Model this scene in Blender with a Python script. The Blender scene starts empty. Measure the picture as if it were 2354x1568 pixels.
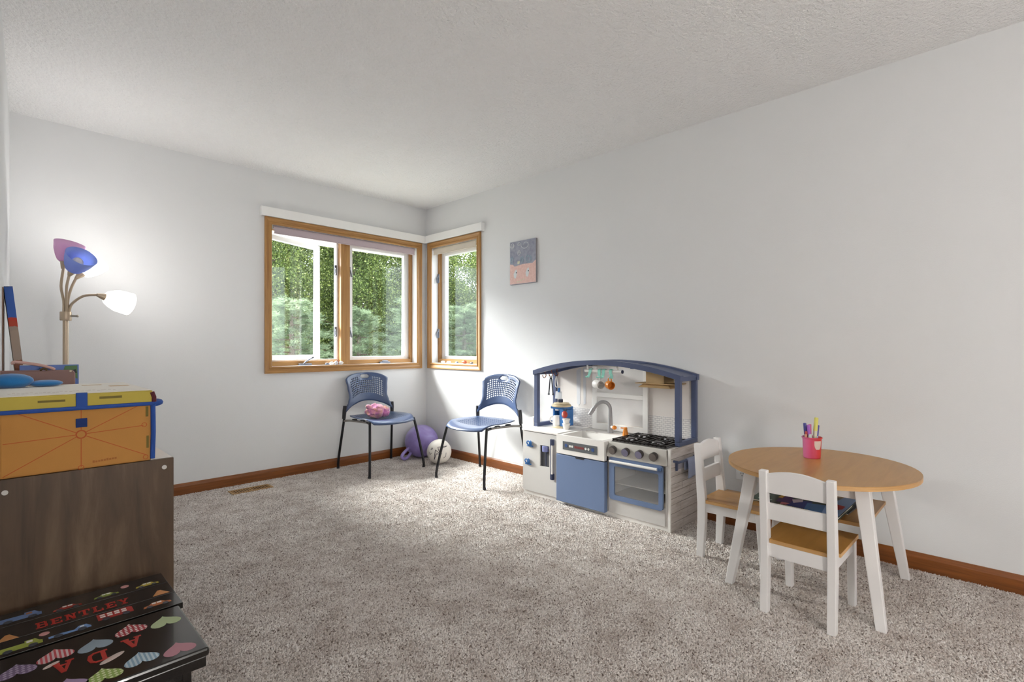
import bpy, bmesh, math, random
import numpy as np
from mathutils import Vector, Matrix, noise
R = math.radians
PI = math.pi
random.seed(7)
S = bpy.context.scene
COL = S.collection

# ------------------------------------------------------------------ camera
IMG_W, IMG_H = 2354, 1568
F_PX, YAW, HORIZON = 1171.3, 0.774511, 797.46
CAM = Vector((-3.0705, -4.2189, 1.0542))
cd = bpy.data.cameras.new('camera')
cd.sensor_width = 36.0
cd.lens = 36.0 * F_PX / IMG_W
cd.shift_y = (HORIZON - IMG_H / 2) / IMG_W
cd.clip_start = 0.02
cam = bpy.data.objects.new('camera', cd)
cam.location = CAM
cam.rotation_euler = (PI / 2, 0, YAW - PI / 2)
COL.objects.link(cam)
S.camera = cam

# ------------------------------------------------------------------ light
S.view_settings.view_transform = 'Standard'
S.view_settings.look = 'None'
S.view_settings.gamma = 1.0
S.view_settings.use_curve_mapping = False
S.view_settings.exposure = 0.36
SKY_STRENGTH = 5.0
SUN_STRENGTH = 40.0
FILL_STRENGTH = 57.0
LAMP_POWER = 6.0

w = bpy.data.worlds.new('sky')
S.world = w
w.use_nodes = True
bg = w.node_tree.nodes['Background']
bg.inputs['Color'].default_value = (0.86, 0.93, 1.0, 1)
bg.inputs['Strength'].default_value = SKY_STRENGTH
sd = bpy.data.lights.new('sun', 'SUN')
sd.energy = SUN_STRENGTH
sd.angle = R(45)
sd.color = (1.0, 0.985, 0.95)
sun = bpy.data.objects.new('sun', sd)
sun.rotation_euler = Vector((0.30, -0.72, -0.60)).to_track_quat('-Z', 'Y').to_euler()
sun.location = (-4, 8, 9)
COL.objects.link(sun)

# ------------------------------------------------------------------ mesh helpers
class M:
    def __init__(s):
        s.v = []; s.f = []
    def add(s, vs, fs):
        b = len(s.v)
        s.v += [tuple(p) for p in vs]
        s.f += [tuple(b + i for i in f) for f in fs]
        return s
    def box(s, x0, x1, y0, y1, z0, z1):
        return s.hexa([(x0,y0,z0),(x1,y0,z0),(x1,y1,z0),(x0,y1,z0),(x0,y0,z1),(x1,y0,z1),(x1,y1,z1),(x0,y1,z1)])
    def hexa(s, p):
        return s.add(p, [(0,3,2,1),(4,5,6,7),(0,1,5,4),(1,2,6,5),(2,3,7,6),(3,0,4,7)])
    def bar(s, a, b, wx, wy, wx2=None, wy2=None):
        """tapered rectangular post from a up to b"""
        wx2 = wx if wx2 is None else wx2; wy2 = wy if wy2 is None else wy2
        p = []
        for c, u, t in ((a, wx, wy), (b, wx2, wy2)):
            for sx, sy in ((-1,-1),(1,-1),(1,1),(-1,1)):
                p.append((c[0]+sx*u/2, c[1]+sy*t/2, c[2]))
        return s.hexa(p)
    def ring_sweep(s, rings, closed_ends=True, loop=False):
        n = len(rings[0]); b = []
        for r in rings: b += list(r)
        fs = []
        L = len(rings)
        for i in range(L if loop else L - 1):
            j = (i + 1) % L
            for k in range(n):
                l = (k + 1) % n
                fs.append((i*n+k, i*n+l, j*n+l, j*n+k))
        if closed_ends and not loop:
            fs.append(tuple(range(n-1, -1, -1))); fs.append(tuple((L-1)*n+k for k in range(n)))
        return s.add(b, fs)
    def tube(s, pts, r, n=8, loop=False, smooth=0):
        pts = [Vector(p) for p in pts]
        rs = list(r) if isinstance(r, (list, tuple)) else [r]*len(pts)
        if smooth: pts, rs = catmull(pts, rs, smooth, loop)
        rings = []; up = None
        L = len(pts)
        for i, p in enumerate(pts):
            if loop: t = pts[(i+1) % L] - pts[i-1]
            else: t = pts[min(i+1, L-1)] - pts[max(i-1, 0)]
            t = t.normalized()
            if up is None:
                up = Vector((0,0,1)) if abs(t.z) < .9 else Vector((1,0,0))
            up = (up - t*up.dot(t)).normalized()
            sd_ = t.cross(up)
            rings.append([p + (up*math.cos(2*PI*k/n) + sd_*math.sin(2*PI*k/n))*rs[i] for k in range(n)])
        return s.ring_sweep(rings, True, loop)
    def cyl(s, a, b, r, r2=None, n=16):
        return s.tube([a, b], [r, r if r2 is None else r2], n)
    def lathe(s, prof, n=24, mat=None):
        rings = [[Vector((max(r,1e-4)*math.cos(2*PI*k/n), max(r,1e-4)*math.sin(2*PI*k/n), z)) for k in range(n)] for r, z in prof]
        if mat is not None: rings = [[mat @ p for p in r] for r in rings]
        return s.ring_sweep(rings, True)
    def prism(s, poly, w0, w1, fn=None):
        """poly in (u,v), extruded w0..w1; fn maps (u,v,w) to a point"""
        fn = fn or (lambda u, v, w: (u, v, w))
        n = len(poly)
        vs = [fn(u, v, w0) for u, v in poly] + [fn(u, v, w1) for u, v in poly]
        fs = [tuple(range(n-1,-1,-1)), tuple(range(n, 2*n))]
        for k in range(n):
            l = (k+1) % n
            fs.append((k, l, n+l, n+k))
        return s.add(vs, fs)
    def ell(s, c, r, n=20, m=12, fn=None, mat=None):
        c = Vector(c); vs = []; fs = []
        for i in range(m+1):
            a = PI*i/m
            for k in range(n):
                d = Vector((math.sin(a)*math.cos(2*PI*k/n), math.sin(a)*math.sin(2*PI*k/n), math.cos(a)))
                q = fn(d) if fn else 1.0
                p = Vector((d.x*r[0], d.y*r[1], d.z*r[2]))*q
                if mat is not None: p = mat @ p
                vs.append(c+p)
        for i in range(m):
            for k in range(n):
                l = (k+1) % n
                fs.append((i*n+k, (i+1)*n+k, (i+1)*n+l, i*n+l))
        return s.add(vs, fs)
    def mesh(s, name):
        me = bpy.data.meshes.new(name)
        bm = bmesh.new()
        vv = [bm.verts.new(p) for p in s.v]
        for f in s.f:
            try: bm.faces.new([vv[i] for i in f])
            except ValueError: pass
        bmesh.ops.remove_doubles(bm, verts=bm.verts, dist=1e-6)
        bmesh.ops.recalc_face_normals(bm, faces=bm.faces)
        bm.to_mesh(me); bm.free()
        return me

def catmull(pts, rs, k, loop=False):
    out = []; ro = []; L = len(pts)
    rng = range(L if loop else L-1)
    for i in rng:
        if loop: p0, p1, p2, p3 = (pts[(i+d) % L] for d in (-1,0,1,2)); r1, r2 = rs[i], rs[(i+1) % L]
        else: p0, p1, p2, p3 = pts[max(i-1,0)], pts[i], pts[i+1], pts[min(i+2,L-1)]; r1, r2 = rs[i], rs[i+1]
        for j in range(k):
            t = j/k
            out.append(0.5*((2*p1)+(p2-p0)*t+(2*p0-5*p1+4*p2-p3)*t*t+(3*p1-p0-3*p2+p3)*t**3)); ro.append(r1+(r2-r1)*t)
    if not loop: out.append(pts[-1]); ro.append(rs[-1])
    return out, ro

def link(name, me, mat=None, parent=None, loc=None, rot=None, smooth=False, bevel=0, seg=2, solid=0):
    o = bpy.data.objects.new(name, me)
    COL.objects.link(o)
    if mat is not None and len(me.materials) == 0: me.materials.append(mat)
    if parent is not None: o.parent = parent
    if loc is not None: o.location = loc
    if rot is not None: o.rotation_euler = rot
    if smooth:
        me.shade_smooth(); me.set_sharp_from_angle(angle=R(42))
    if solid:
        md = o.modifiers.new('thickness', 'SOLIDIFY'); md.thickness = solid; md.offset = 0
    if bevel:
        md = o.modifiers.new('bevel', 'BEVEL'); md.width = bevel; md.segments = seg; md.limit_method = 'ANGLE'; md.angle_limit = R(40)
    return o
def part(name, m, mat, parent, **k):
    return link(name, m.mesh(name) if isinstance(m, M) else m, mat, parent, **k)
def tag(o, label=None, cat=None, group=None, kind=None):
    if label: o['label'] = label
    if cat: o['category'] = cat
    if group: o['group'] = group
    if kind: o['kind'] = kind
    return o
def thing(name, label, cat, loc=(0,0,0), rz=0.0, group=None):
    o = bpy.data.objects.new(name, None)
    o.empty_display_size = 0.05
    COL.objects.link(o)
    o.location = loc; o.rotation_euler = (0, 0, rz)
    return tag(o, label, cat, group)
def single(name, m, mat, label, cat, group=None, **k):
    return tag(part(name, m, mat, None, **k), label, cat, group)
def struct(name, m=None, mat=None, **k):
    if m is None:
        o = bpy.data.objects.new(name, None); COL.objects.link(o)
    else: o = part(name, m, mat, None, **k)
    return tag(o, kind='structure')
def copy_tree(o, parent=None):
    c = o.copy(); COL.objects.link(c)
    if parent is not None: c.parent = parent
    for ch in list(o.children): copy_tree(ch, c)
    return c
def text_mesh(body, size, depth=0.0006, font_bold=0.0):
    cu = bpy.data.curves.new('lettering', 'FONT')
    cu.body = body; cu.size = size; cu.extrude = depth; cu.align_x = 'CENTER'; cu.align_y = 'CENTER'; cu.offset = font_bold; cu.resolution_u = 3
    o = bpy.data.objects.new('lettering', cu); COL.objects.link(o)
    bpy.context.view_layer.update()
    me = bpy.data.meshes.new_from_object(o.evaluated_get(bpy.context.evaluated_depsgraph_get()))
    bpy.data.objects.remove(o); bpy.data.curves.remove(cu)
    return me

# ------------------------------------------------------------------ material helpers
def srgb(c):
    if isinstance(c, str): c = tuple(int(c[i:i+2], 16)/255 for i in (0,2,4))
    return tuple((x/12.92 if x <= .04045 else ((x+.055)/1.055)**2.4) for x in c[:3]) + (1,)
class N:
    """small node-tree writer"""
    def __init__(s, name):
        s.m = bpy.data.materials.new(name); s.m.use_nodes = True
        s.t = s.m.node_tree; s.b = s.t.nodes['Principled BSDF']; s.out = s.t.nodes['Material Output']
    def n(s, typ, **k):
        nd = s.t.nodes.new(typ)
        for a, v in k.items():
            if a.startswith('_'): setattr(nd, a[1:], v)
            else: nd.inputs[a.replace('__', ' ')].default_value = v
        return nd
    def l(s, a, ao, b, bi):
        s.t.links.new(a.outputs[ao], b.inputs[bi]); return b
    def coords(s, scale=(1,1,1), rot=(0,0,0), loc=(0,0,0)):
        tc = s.n('ShaderNodeTexCoord'); mp = s.n('ShaderNodeMapping')
        mp.inputs['Scale'].default_value = scale; mp.inputs['Rotation'].default_value = rot; mp.inputs['Location'].default_value = loc
        s.l(tc, 'Object', mp, 'Vector'); return mp
    def ramp(s, stops, src=None, out='Fac', interp='LINEAR'):
        r = s.n('ShaderNodeValToRGB'); r.color_ramp.interpolation = interp
        el = r.color_ramp.elements
        while len(el) < len(stops): el.new(0.5)
        for e, (p, c) in zip(el, stops): e.position = p; e.color = srgb(c)
        if src is not None: s.l(src, out, r, 'Fac')
        return r
    def bump(s, src, out, dist, strength=1.0):
        b = s.n('ShaderNodeBump'); b.inputs['Distance'].default_value = dist; b.inputs['Strength'].default_value = strength
        s.l(src, out, b, 'Height'); s.l(b, 'Normal', s.b, 'Normal'); return b
MATS = {}
def mat(name, c, rough=0.5, metal=0.0, spec=0.5, var=0.06, vscale=14.0, bump=0.0, bscale=200.0, sheen=0.0, coat=0.0):
    if name in MATS: return MATS[name]
    k = N(name)
    base = srgb(c)
    mp = k.coords()
    nz = k.n('ShaderNodeTexNoise', Scale=vscale, Detail=3.0)
    k.l(mp, 'Vector', nz, 'Vector')
    mx = k.n('ShaderNodeMix', _data_type='RGBA')
    mx.inputs[6].default_value = tuple(x*(1-var) for x in base[:3]) + (1,)
    mx.inputs[7].default_value = tuple(min(1, x*(1+var)) for x in base[:3]) + (1,)
    k.l(nz, 'Fac', mx, 0); k.l(mx, 2, k.b, 'Base Color')
    k.b.inputs['Roughness'].default_value = rough
    k.b.inputs['Metallic'].default_value = metal
    k.b.inputs['Specular IOR Level'].default_value = spec
    k.b.inputs['Coat Weight'].default_value = coat
    if sheen: k.b.inputs['Sheen Weight'].default_value = sheen
    if bump:
        n2 = k.n('ShaderNodeTexNoise', Scale=bscale, Detail=2.0)
        k.l(mp, 'Vector', n2, 'Vector'); k.bump(n2, 'Fac', bump)
    MATS[name] = k.m
    return k.m
def wood(name, c1, c2, scale=(1,1,1), grain=18.0, rough=0.45, bump=0.0004, dark=None, mix=0.45):
    if name in MATS: return MATS[name]
    k = N(name); mp = k.coords(scale)
    n1 = k.n('ShaderNodeTexNoise', Scale=grain, Detail=6.0, Roughness=0.6, Distortion=0.6)
    k.l(mp, 'Vector', n1, 'Vector')
    stops = [(0.3, c1), (0.7, c2)]
    if dark: stops = [(0.28, dark), (mix, c1), (0.72, c2)]
    r = k.ramp(stops, n1); k.l(r, 'Color', k.b, 'Base Color')
    k.b.inputs['Roughness'].default_value = rough
    if bump: k.bump(n1, 'Fac', bump)
    MATS[name] = k.m
    return k.m
def glow(name, c, strength, rough=0.4):
    k = N(name); k.b.inputs['Base Color'].default_value = srgb(c); k.b.inputs['Roughness'].default_value = rough
    k.b.inputs['Emission Color'].default_value = srgb(c); k.b.inputs['Emission Strength'].default_value = strength
    return k.m
def glass(name, tint=(1,1,1), refl=1.0, haze=0.0):
    k = N(name); k.t.nodes.remove(k.b)
    tr = k.n('ShaderNodeBsdfTransparent'); tr.inputs['Color'].default_value = tint + (1,)
    gl = k.n('ShaderNodeBsdfGlossy'); gl.inputs['Roughness'].default_value = 0.01
    ge = k.n('ShaderNodeNewGeometry'); dt = k.n('ShaderNodeVectorMath', _operation='DOT_PRODUCT')
    k.l(ge, 'Incoming', dt, 0); k.l(ge, 'Normal', dt, 1)
    ab = k.n('ShaderNodeMath', _operation='ABSOLUTE'); k.l(dt, 'Value', ab, 0)
    iv = k.n('ShaderNodeMath', _operation='SUBTRACT'); iv.inputs[0].default_value = 1.0; k.l(ab, 'Value', iv, 1)
    pw = k.n('ShaderNodeMath', _operation='POWER'); pw.inputs[1].default_value = 5.0; k.l(iv, 'Value', pw, 0)
    ml = k.n('ShaderNodeMath', _operation='MULTIPLY_ADD'); ml.inputs[1].default_value = .92*refl; ml.inputs[2].default_value = .035*refl
    k.l(pw, 'Value', ml, 0)
    mx = k.n('ShaderNodeMixShader'); k.l(ml, 'Value', mx, 0); k.l(tr, 'BSDF', mx, 1); k.l(gl, 'BSDF', mx, 2)
    if haze:
        df = k.n('ShaderNodeBsdfDiffuse'); df.inputs['Color'].default_value = (.7,.72,.75,1)
        m2 = k.n('ShaderNodeMixShader'); m2.inputs[0].default_value = haze
        k.l(mx, 'Shader', m2, 1); k.l(df, 'BSDF', m2, 2); mx = m2
    k.l(mx, 'Shader', k.out, 'Surface')
    return k.m

# carpet
def m_carpet():
    k = N('cut pile carpet'); mp = k.coords()
    v = k.n('ShaderNodeTexVoronoi', Scale=155.0, Randomness=1.0); k.l(mp, 'Vector', v, 'Vector')
    n1 = k.n('ShaderNodeTexNoise', Scale=210.0, Detail=3.0, Roughness=0.7); k.l(mp, 'Vector', n1, 'Vector')
    n2 = k.n('ShaderNodeTexNoise', Scale=9.0, Detail=4.0, Roughness=0.6); k.l(mp, 'Vector', n2, 'Vector')
    sep = k.n('ShaderNodeSeparateColor'); k.l(v, 'Color', sep, 'Color')
    a = k.n('ShaderNodeMath', _operation='MULTIPLY_ADD'); a.inputs[1].default_value = 0.45; k.l(sep, 'Red', a, 0)
    b = k.n('ShaderNodeMath', _operation='MULTIPLY'); b.inputs[1].default_value = 0.55; k.l(n1, 'Fac', b, 0); k.l(b, 'Value', a, 2)
    r = k.ramp([(0.20, '6e625c'), (0.34, 'aca19b'), (0.50, 'd4ccc7'), (0.75, 'f0ebe6')], a, 'Value')
    r2 = k.ramp([(0.3, 'd6d0cc'), (0.7, 'ffffff')], n2)
    mx = k.n('ShaderNodeMix', _data_type='RGBA', _blend_type='MULTIPLY'); mx.inputs[0].default_value = 1.0
    k.l(r, 'Color', mx, 6); k.l(r2, 'Color', mx, 7); k.l(mx, 2, k.b, 'Base Color')
    k.b.inputs['Roughness'].default_value = 0.95; k.b.inputs['Specular IOR Level'].default_value = 0.1
    k.b.inputs['Sheen Weight'].default_value = 0.15
    ad = k.n('ShaderNodeMath', _operation='MULTIPLY_ADD'); ad.inputs[1].default_value = -0.7; k.l(v, 'Distance', ad, 0); k.l(n1, 'Fac', ad, 2)
    k.bump(ad, 'Value', 0.008, 0.8)
    return k.m
def m_paint(name, c, bscale, bdist):
    k = N(name); mp = k.coords()
    n1 = k.n('ShaderNodeTexNoise', Scale=bscale, Detail=3.0, Roughness=0.6); k.l(mp, 'Vector', n1, 'Vector')
    k.b.inputs['Base Color'].default_value = srgb(c); k.b.inputs['Roughness'].default_value = 0.85
    k.b.inputs['Specular IOR Level'].default_value = 0.2
    k.bump(n1, 'Fac', bdist); return k.m
CARPET = m_carpet()
WALL = m_paint('wall paint', 'e4e5e6', 260.0, 0.0006)
CEIL = m_paint('textured ceiling', 'f8f8f8', 62.0, 0.014)
OAK = wood('oak trim', '9a6634', 'bb8449', (1,1,1), 30.0, 0.4)
OAKX = wood('oak trim along x', '96693a', 'b58a52', (3,60,60), 1.0, 0.38, 0.0002)
OAKY = wood('oak trim along y', '96693a', 'b58a52', (60,3,60), 1.0, 0.38, 0.0002)
OAKZ = wood('oak trim along z', '96693a', 'b58a52', (60,60,3), 1.0, 0.38, 0.0002)
BASEX = wood('baseboard along x', '6d3c17', '8c5225', (3,60,60), 1.0, 0.32, 0.0002)
BASEY = wood('baseboard along y', '6d3c17', '8c5225', (60,3,60), 1.0, 0.32, 0.0002)
VINYL = mat('white vinyl', 'f1f2f3', 0.35, var=0.01)
WHITE = mat('white paint', 'eeecea', 0.4, var=0.015)
METAL = mat('brushed nickel', 'b9b4ab', 0.3, 1.0)
PANE = glass('window glass', (0.97,0.985,0.98), 0.6)

# ================================================================== ROOM
ROOM_Y, CEIL_Z, T = -7.0, 2.44, 0.16
def wall_c_x(y): return -2.995 + 0.0367*y          # the left wall stands slightly out of square
FLOOR = struct('floor', M().box(-3.6, T, ROOM_Y-T, T, -0.12, 0.0), CARPET)
struct('ceiling', M().box(-3.6, T, ROOM_Y-T, T, CEIL_Z, CEIL_Z+0.15), CEIL)
WA = (-1.505, -0.115, 0.897, 2.032)      # window 1 opening x0 x1 z0 z1 in the wall at y = 0
WB = (-0.775, -0.100, 0.897, 2.032)      # window 2 opening y0 y1 in the wall at x = 0
J = 0.012                                # jamb board thickness, let into the wall
HA = (WA[0]-J, WA[1]+J, WA[2]-J, WA[3]+J); HB = (WB[0]-J, WB[1]+J, WB[2]-J, WB[3]+J)
m = M()
for x0, x1, z0, z1 in ((-3.6, HA[0], 0, CEIL_Z), (HA[1], T, 0, CEIL_Z), (HA[0], HA[1], 0, HA[2]), (HA[0], HA[1], HA[3], CEIL_Z)):
    m.box(x0, x1, 0, T, z0, z1)
struct('wall_back', m, WALL)
m = M()
for y0, y1, z0, z1 in ((ROOM_Y-T, HB[0], 0, CEIL_Z), (HB[1], 0, 0, CEIL_Z), (HB[0], HB[1], 0, HB[2]), (HB[0], HB[1], HB[3], CEIL_Z)):
    m.box(0, T, y0, y1, z0, z1)
struct('wall_right', m, WALL)
xa, xb = wall_c_x(0), wall_c_x(ROOM_Y)
struct('wall_left', M().hexa([(xb-T,ROOM_Y,0),(xb,ROOM_Y,0),(xa,0,0),(xa-T,0,0),(xb-T,ROOM_Y,CEIL_Z),(xb,ROOM_Y,CEIL_Z),(xa,0,CEIL_Z),(xa-T,0,CEIL_Z)]), WALL)
struct('wall_front', M().box(-3.6, 0, ROOM_Y-T, ROOM_Y, 0, CEIL_Z), WALL)
def base_prof(h=0.082, t=0.014):
    return [(0,0),(t,0),(t,h-0.022),(t*0.75,h-0.010),(t*0.35,h),(0,h)]
struct('baseboard_back', M().prism(base_prof(), xa, 0, lambda u, v, w_: (w_, -u, v)), BASEX)
struct('baseboard_right', M().prism(base_prof(), ROOM_Y, -0.014, lambda u, v, w_: (-u, w_, v)), BASEY)
struct('baseboard_left', M().prism(base_prof(), 0.0, 1.0, lambda u, v, w_: (wall_c_x(ROOM_Y*w_)+u, ROOM_Y*w_-(0.014 if w_ < .5 else 0), v)), BASEY)

# ------------------------------------------------------------------ windows
def casing_prof(wd):      # across the casing: 0 = inner edge, wd = outer edge, v = projection into the room
    return [(0,0),(0,.010),(.006,.014),(.016,.014),(.022,.010),(wd-.016,.014),(wd-.010,.019),(wd,.019),(wd,0)]
def casing_piece(a, b, n, wd, fn):
    """mitred casing strip in the window plane; a,b inner corners (s,z), n outward dir"""
    d = ((b[0]-a[0]), (b[1]-a[1])); L = math.hypot(*d); d = (d[0]/L, d[1]/L)
    rings = []
    for end, sg in ((a, -1), (b, 1)):
        rings.append([fn(end[0]+n[0]*u+d[0]*sg*u, end[1]+n[1]*u+d[1]*sg*u, v) for u, v in casing_prof(wd)])
    return M().ring_sweep(rings)
def window(name, W, fn, wd, mh, mv, mullion=None, nl=(1,1)):
    """fn(s, z, v): s along the wall, v into the room (negative = outwards)"""
    root = struct(name)
    s0, s1, z0, z1 = W
    cs = [((s0,z0),(s0,z1),(-1,0),mv), ((s1,z1),(s1,z0),(1,0),mv), ((s0,z1),(s1,z1),(0,1),mh), ((s1,z0),(s0,z0),(0,-1),mh)]
    for a, b, n, mm in cs: part('casing', casing_piece(a, b, n, wd, fn), mm, root)
    def bx(u0,u1,a0,a1,v0,v1): return M().hexa([fn(u0,a0,v0),fn(u1,a0,v0),fn(u1,a0,v1),fn(u0,a0,v1),fn(u0,a1,v0),fn(u1,a1,v0),fn(u1,a1,v1),fn(u0,a1,v1)])
    part('jamb', bx(s0-J, s0, z0, z1, -T, 0), VINYL, root); part('jamb', bx(s1, s1+J, z0, z1, -T, 0), VINYL, root)
    part('head_jamb', bx(s0-J, s1+J, z1, z1+J, -T, 0), VINYL, root); part('sill', bx(s0-J, s1+J, z0-J, z0, -T, 0), VINYL, root)
    st = 0.024; j = 0
    part('stop', bx(s0+j, s0+j+st, z0+j, z1-j, -.104, -.074), mv, root); part('stop', bx(s1-j-st, s1-j, z0+j, z1-j, -.104, -.074), mv, root)
    part('stop', bx(s0+j+st, s1-j-st, z1-j-st, z1-j, -.104, -.074), mh, root); part('stop', bx(s0+j+st, s1-j-st, z0+j, z0+j+st+.014, -.104, -.066), mh, root)
    return root, bx
fnA = lambda s, z, v: (s, -v, z)
fnB = lambda s, z, v: (-v, s, z)
def sash(root, fn, s0, s1, z0, z1, name='sash'):
    """white sash frame with its pane; local frame when fn is local"""
    fr = M(); g = 0.037
    def bx(mm, u0,u1,a0,a1,v0,v1): mm.hexa([fn(u0,a0,v0),fn(u1,a0,v0),fn(u1,a0,v1),fn(u0,a0,v1),fn(u0,a1,v0),fn(u1,a1,v0),fn(u1,a1,v1),fn(u0,a1,v1)])
    bx(fr, s0, s0+g, z0, z1, -.022, .022); bx(fr, s1-g, s1, z0, z1, -.022, .022)
    bx(fr, s0+g, s1-g, z0, z0+g, -.022, .022); bx(fr, s0+g, s1-g, z1-g, z1, -.022, .022)
    o = part(name, fr, VINYL, root, bevel=0.003)
    p = M(); bx(p, s0+g-.004, s1-g+.004, z0+g-.004, z1-g+.004, -.003, .003)
    part('pane', p, PANE, o)
    return o
DMETAL = mat('dull hardware metal', '7b808c', .35, .8)
def crank(root, fn, s, z, v, folded):
    b = M(); 
    def bx(mm, u0,u1,a0,a1,v0,v1): mm.hexa([fn(u0,a0,v0),fn(u1,a0,v0),fn(u1,a0,v1),fn(u0,a0,v1),fn(u0,a1,v0),fn(u1,a1,v0),fn(u1,a1,v1),fn(u0,a1,v1)])
    bx(b, s-.055, s+.055, z, z+.016, v-.012, v+.012)
    o = part('crank_base', b, DMETAL, root, bevel=.003)
    h = M()
    if folded: h.tube([fn(s-.03, z+.02, v+.004), fn(s+.0, z+.024, v+.010), fn(s+.03, z+.02, v+.008)], .006, 8)
    else:
        h.tube([fn(s-.01, z+.016, v), fn(s+.005, z+.035, v+.015), fn(s+.045, z+.06, v+.03)], .006, 8, smooth=4)
        h.ell(fn(s+.052, z+.066, v+.032), (.012,.012,.010), 10, 8)
    part('crank_handle', h, DMETAL, o, smooth=True)
def lock(root, fn, s, z, v, side):
    b = M()
    def bx(mm, u0,u1,a0,a1,v0,v1): mm.hexa([fn(u0,a0,v0),fn(u1,a0,v0),fn(u1,a0,v1),fn(u0,a0,v1),fn(u0,a1,v0),fn(u1,a1,v0),fn(u1,a1,v1),fn(u0,a1,v1)])
    bx(b, s-.011, s+.011, z-.045, z+.045, v, v+.010)
    o = part('sash_lock', b, DMETAL, root, bevel=.003)
    h = M(); h.tube([fn(s, z+.02, v+.012), fn(s-side*.004, z-.01, v+.028), fn(s-side*.012, z-.05, v+.03)], [.007,.006,.005], 8, smooth=3)
    part('lock_lever', h, DMETAL, o, smooth=True)

w1, bx1 = window('window_1', WA, fnA, 0.055, OAKX, OAKZ)
part('mullion', bx1(-.888, -.802, WA[2]+.0, WA[3]-.0, -.104, -.050), OAKZ, w1, bevel=.002)
for s0, s1 in ((-1.504, -1.482), (-.904, -.888), (-.802, -.786), (-.153, -.139)):
    part('frame_liner', bx1(s0, s1, WA[2], WA[3], -.155, -.104), VINYL, w1)
part('frame_liner', bx1(-1.482, -.904, WA[2], WA[2]+.050, -.155, -.104), VINYL, w1)
sash(w1, lambda s, z, v: (s, .128-v, z), -.786, -.153, .928, 1.998)
# the left casement is cranked open about its left edge
sroot = sash(w1, lambda s, z, v: (s, -v, z), 0.0, .59, .945, 1.985, 'open_sash')
sroot.location = (-1.490, .150, 0); sroot.rotation_euler = (0, 0, R(23))
crank(w1, fnA, -1.215, .8975, -.045, False)
crank(w1, fnA, -.445, .8975, -.050, True)
for z in (1.19, 1.74):
    lock(w1, fnA, -.916, z, -.104, 1); lock(w1, fnA, -.783, z, -.104, -1)
w2, bx2 = window('window_2', WB, fnB, 0.055, OAKY, OAKZ)
sash(w2, lambda s, z, v: (.128-v, s, z), WB[0]+.002, WB[1]-.038, .928, 1.998)
part('frame_liner', bx2(WB[1]-.038, WB[1]-.024, WB[2], WB[3], -.155, -.104), VINYL, w2)
for z in (1.19, 1.74): lock(w2, fnB, WB[1]-.014, z, -.074, 1)

# valances and roller shades
VAL = mat('valance white', 'f3f3f2', 0.45, var=0.01)
v1 = thing('window_valance', 'long white valance board above the wide double window', 'valance', (-.81, 0, 2.087))
part('board', M().box(-.785, .772, -.042, -.030, 0, .072), VAL, v1, bevel=.002)
part('top_board', M().box(-.785, .772, -.030, 0, .060, .072), VAL, v1)
part('end_return', M().box(-.785, -.773, -.030, 0, 0, .060), VAL, v1)
v2 = thing('window_valance', 'short white valance board above the narrow window', 'valance', (0, -.46, 2.087))
part('board', M().box(-.042, -.030, -.415, .418, 0, .072), VAL, v2, bevel=.002)
part('top_board', M().box(-.030, 0, -.415, .418, .060, .072), VAL, v2)
part('end_return', M().box(-.030, 0, -.415, -.403, 0, .060), VAL, v2)
def shade(label, W, fn, cloth):
    t = thing('roller_shade', label, 'window shade', fn((W[0]+W[1])/2, W[3], -.022))
    h = (W[1]-W[0])/2-.018
    f0 = fn(0,0,0)
    L = (lambda s, z, v: fn(s, z, v))
    rod = M().cyl(L(-h, -.016, 0), L(h, -.016, 0), .016, n=14)
    part('roll', rod, cloth, t, smooth=True)
    hb = M()
    p = [(-h+.005,-.064,.015),(h-.005,-.064,.015),(h-.005,-.064,.019),(-h+.005,-.064,.019),(-h+.005,-.016,.016),(h-.005,-.016,.016),(h-.005,-.016,.020),(-h+.005,-.016,.020)]
    hb.hexa([L(*q) for q in p]); part('fabric', hb, cloth, t)
    part('hem_bar', M().cyl(L(-h+.005,-.064,.017), L(h-.005,-.064,.017), .005, n=8), cloth, t)
    for sg in (-1, 1):
        part('bracket', M().cyl(L(sg*h,-.016,0), L(sg*(h+.004),-.016,0), .016, n=12), METAL, t)
shade('mauve grey roller shade rolled up in the wide window', WA, fnA, mat('mauve shade cloth', 'b9aab0', 0.8))
shade('beige roller shade rolled up in the narrow window', WB, fnB, mat('beige shade cloth', 'c9c0b2', 0.8))

# small stones and shells left on the sills
def stone(name, label, c, loc, r, seed, cat, grp=None):
    def fn(d): return 1+.35*noise.noise(d*2.2+Vector((seed,0,0)))
    m_ = M().ell((0,0,r[2]*.9), r, 12, 8, fn)
    return single(name, m_, mat('stone '+c, c, .5, var=.25, vscale=60), label, cat, grp, loc=loc, smooth=True)
for i, (x, yv, c, r) in enumerate(((-.985,.03,'e8e8ea',(.022,.014,.014)),(-.945,.028,'c9ccd4',(.018,.013,.017)),(-1.025,.034,'5b6070',(.02,.013,.009)),(-.90,.026,'f0efee',(.02,.014,.016)))):
    stone('sill_stone', ['white rounded stone on the sill beside the crank of the wide window','pale grey stone amid the stones on the wide window sill','dark slate stone at the end of the sill stones','white lumpy stone on the wide window sill near the mullion'][i], c, (x, yv, .8978), r, i*3.1, 'stone', 'stones on the wide window sill')
stone('sill_figure', 'small reddish brown figurine standing among stones on the wide window sill', '8a4a35', (-.925,.04,.8978), (.009,.008,.022), 8.8, 'figurine')
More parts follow.
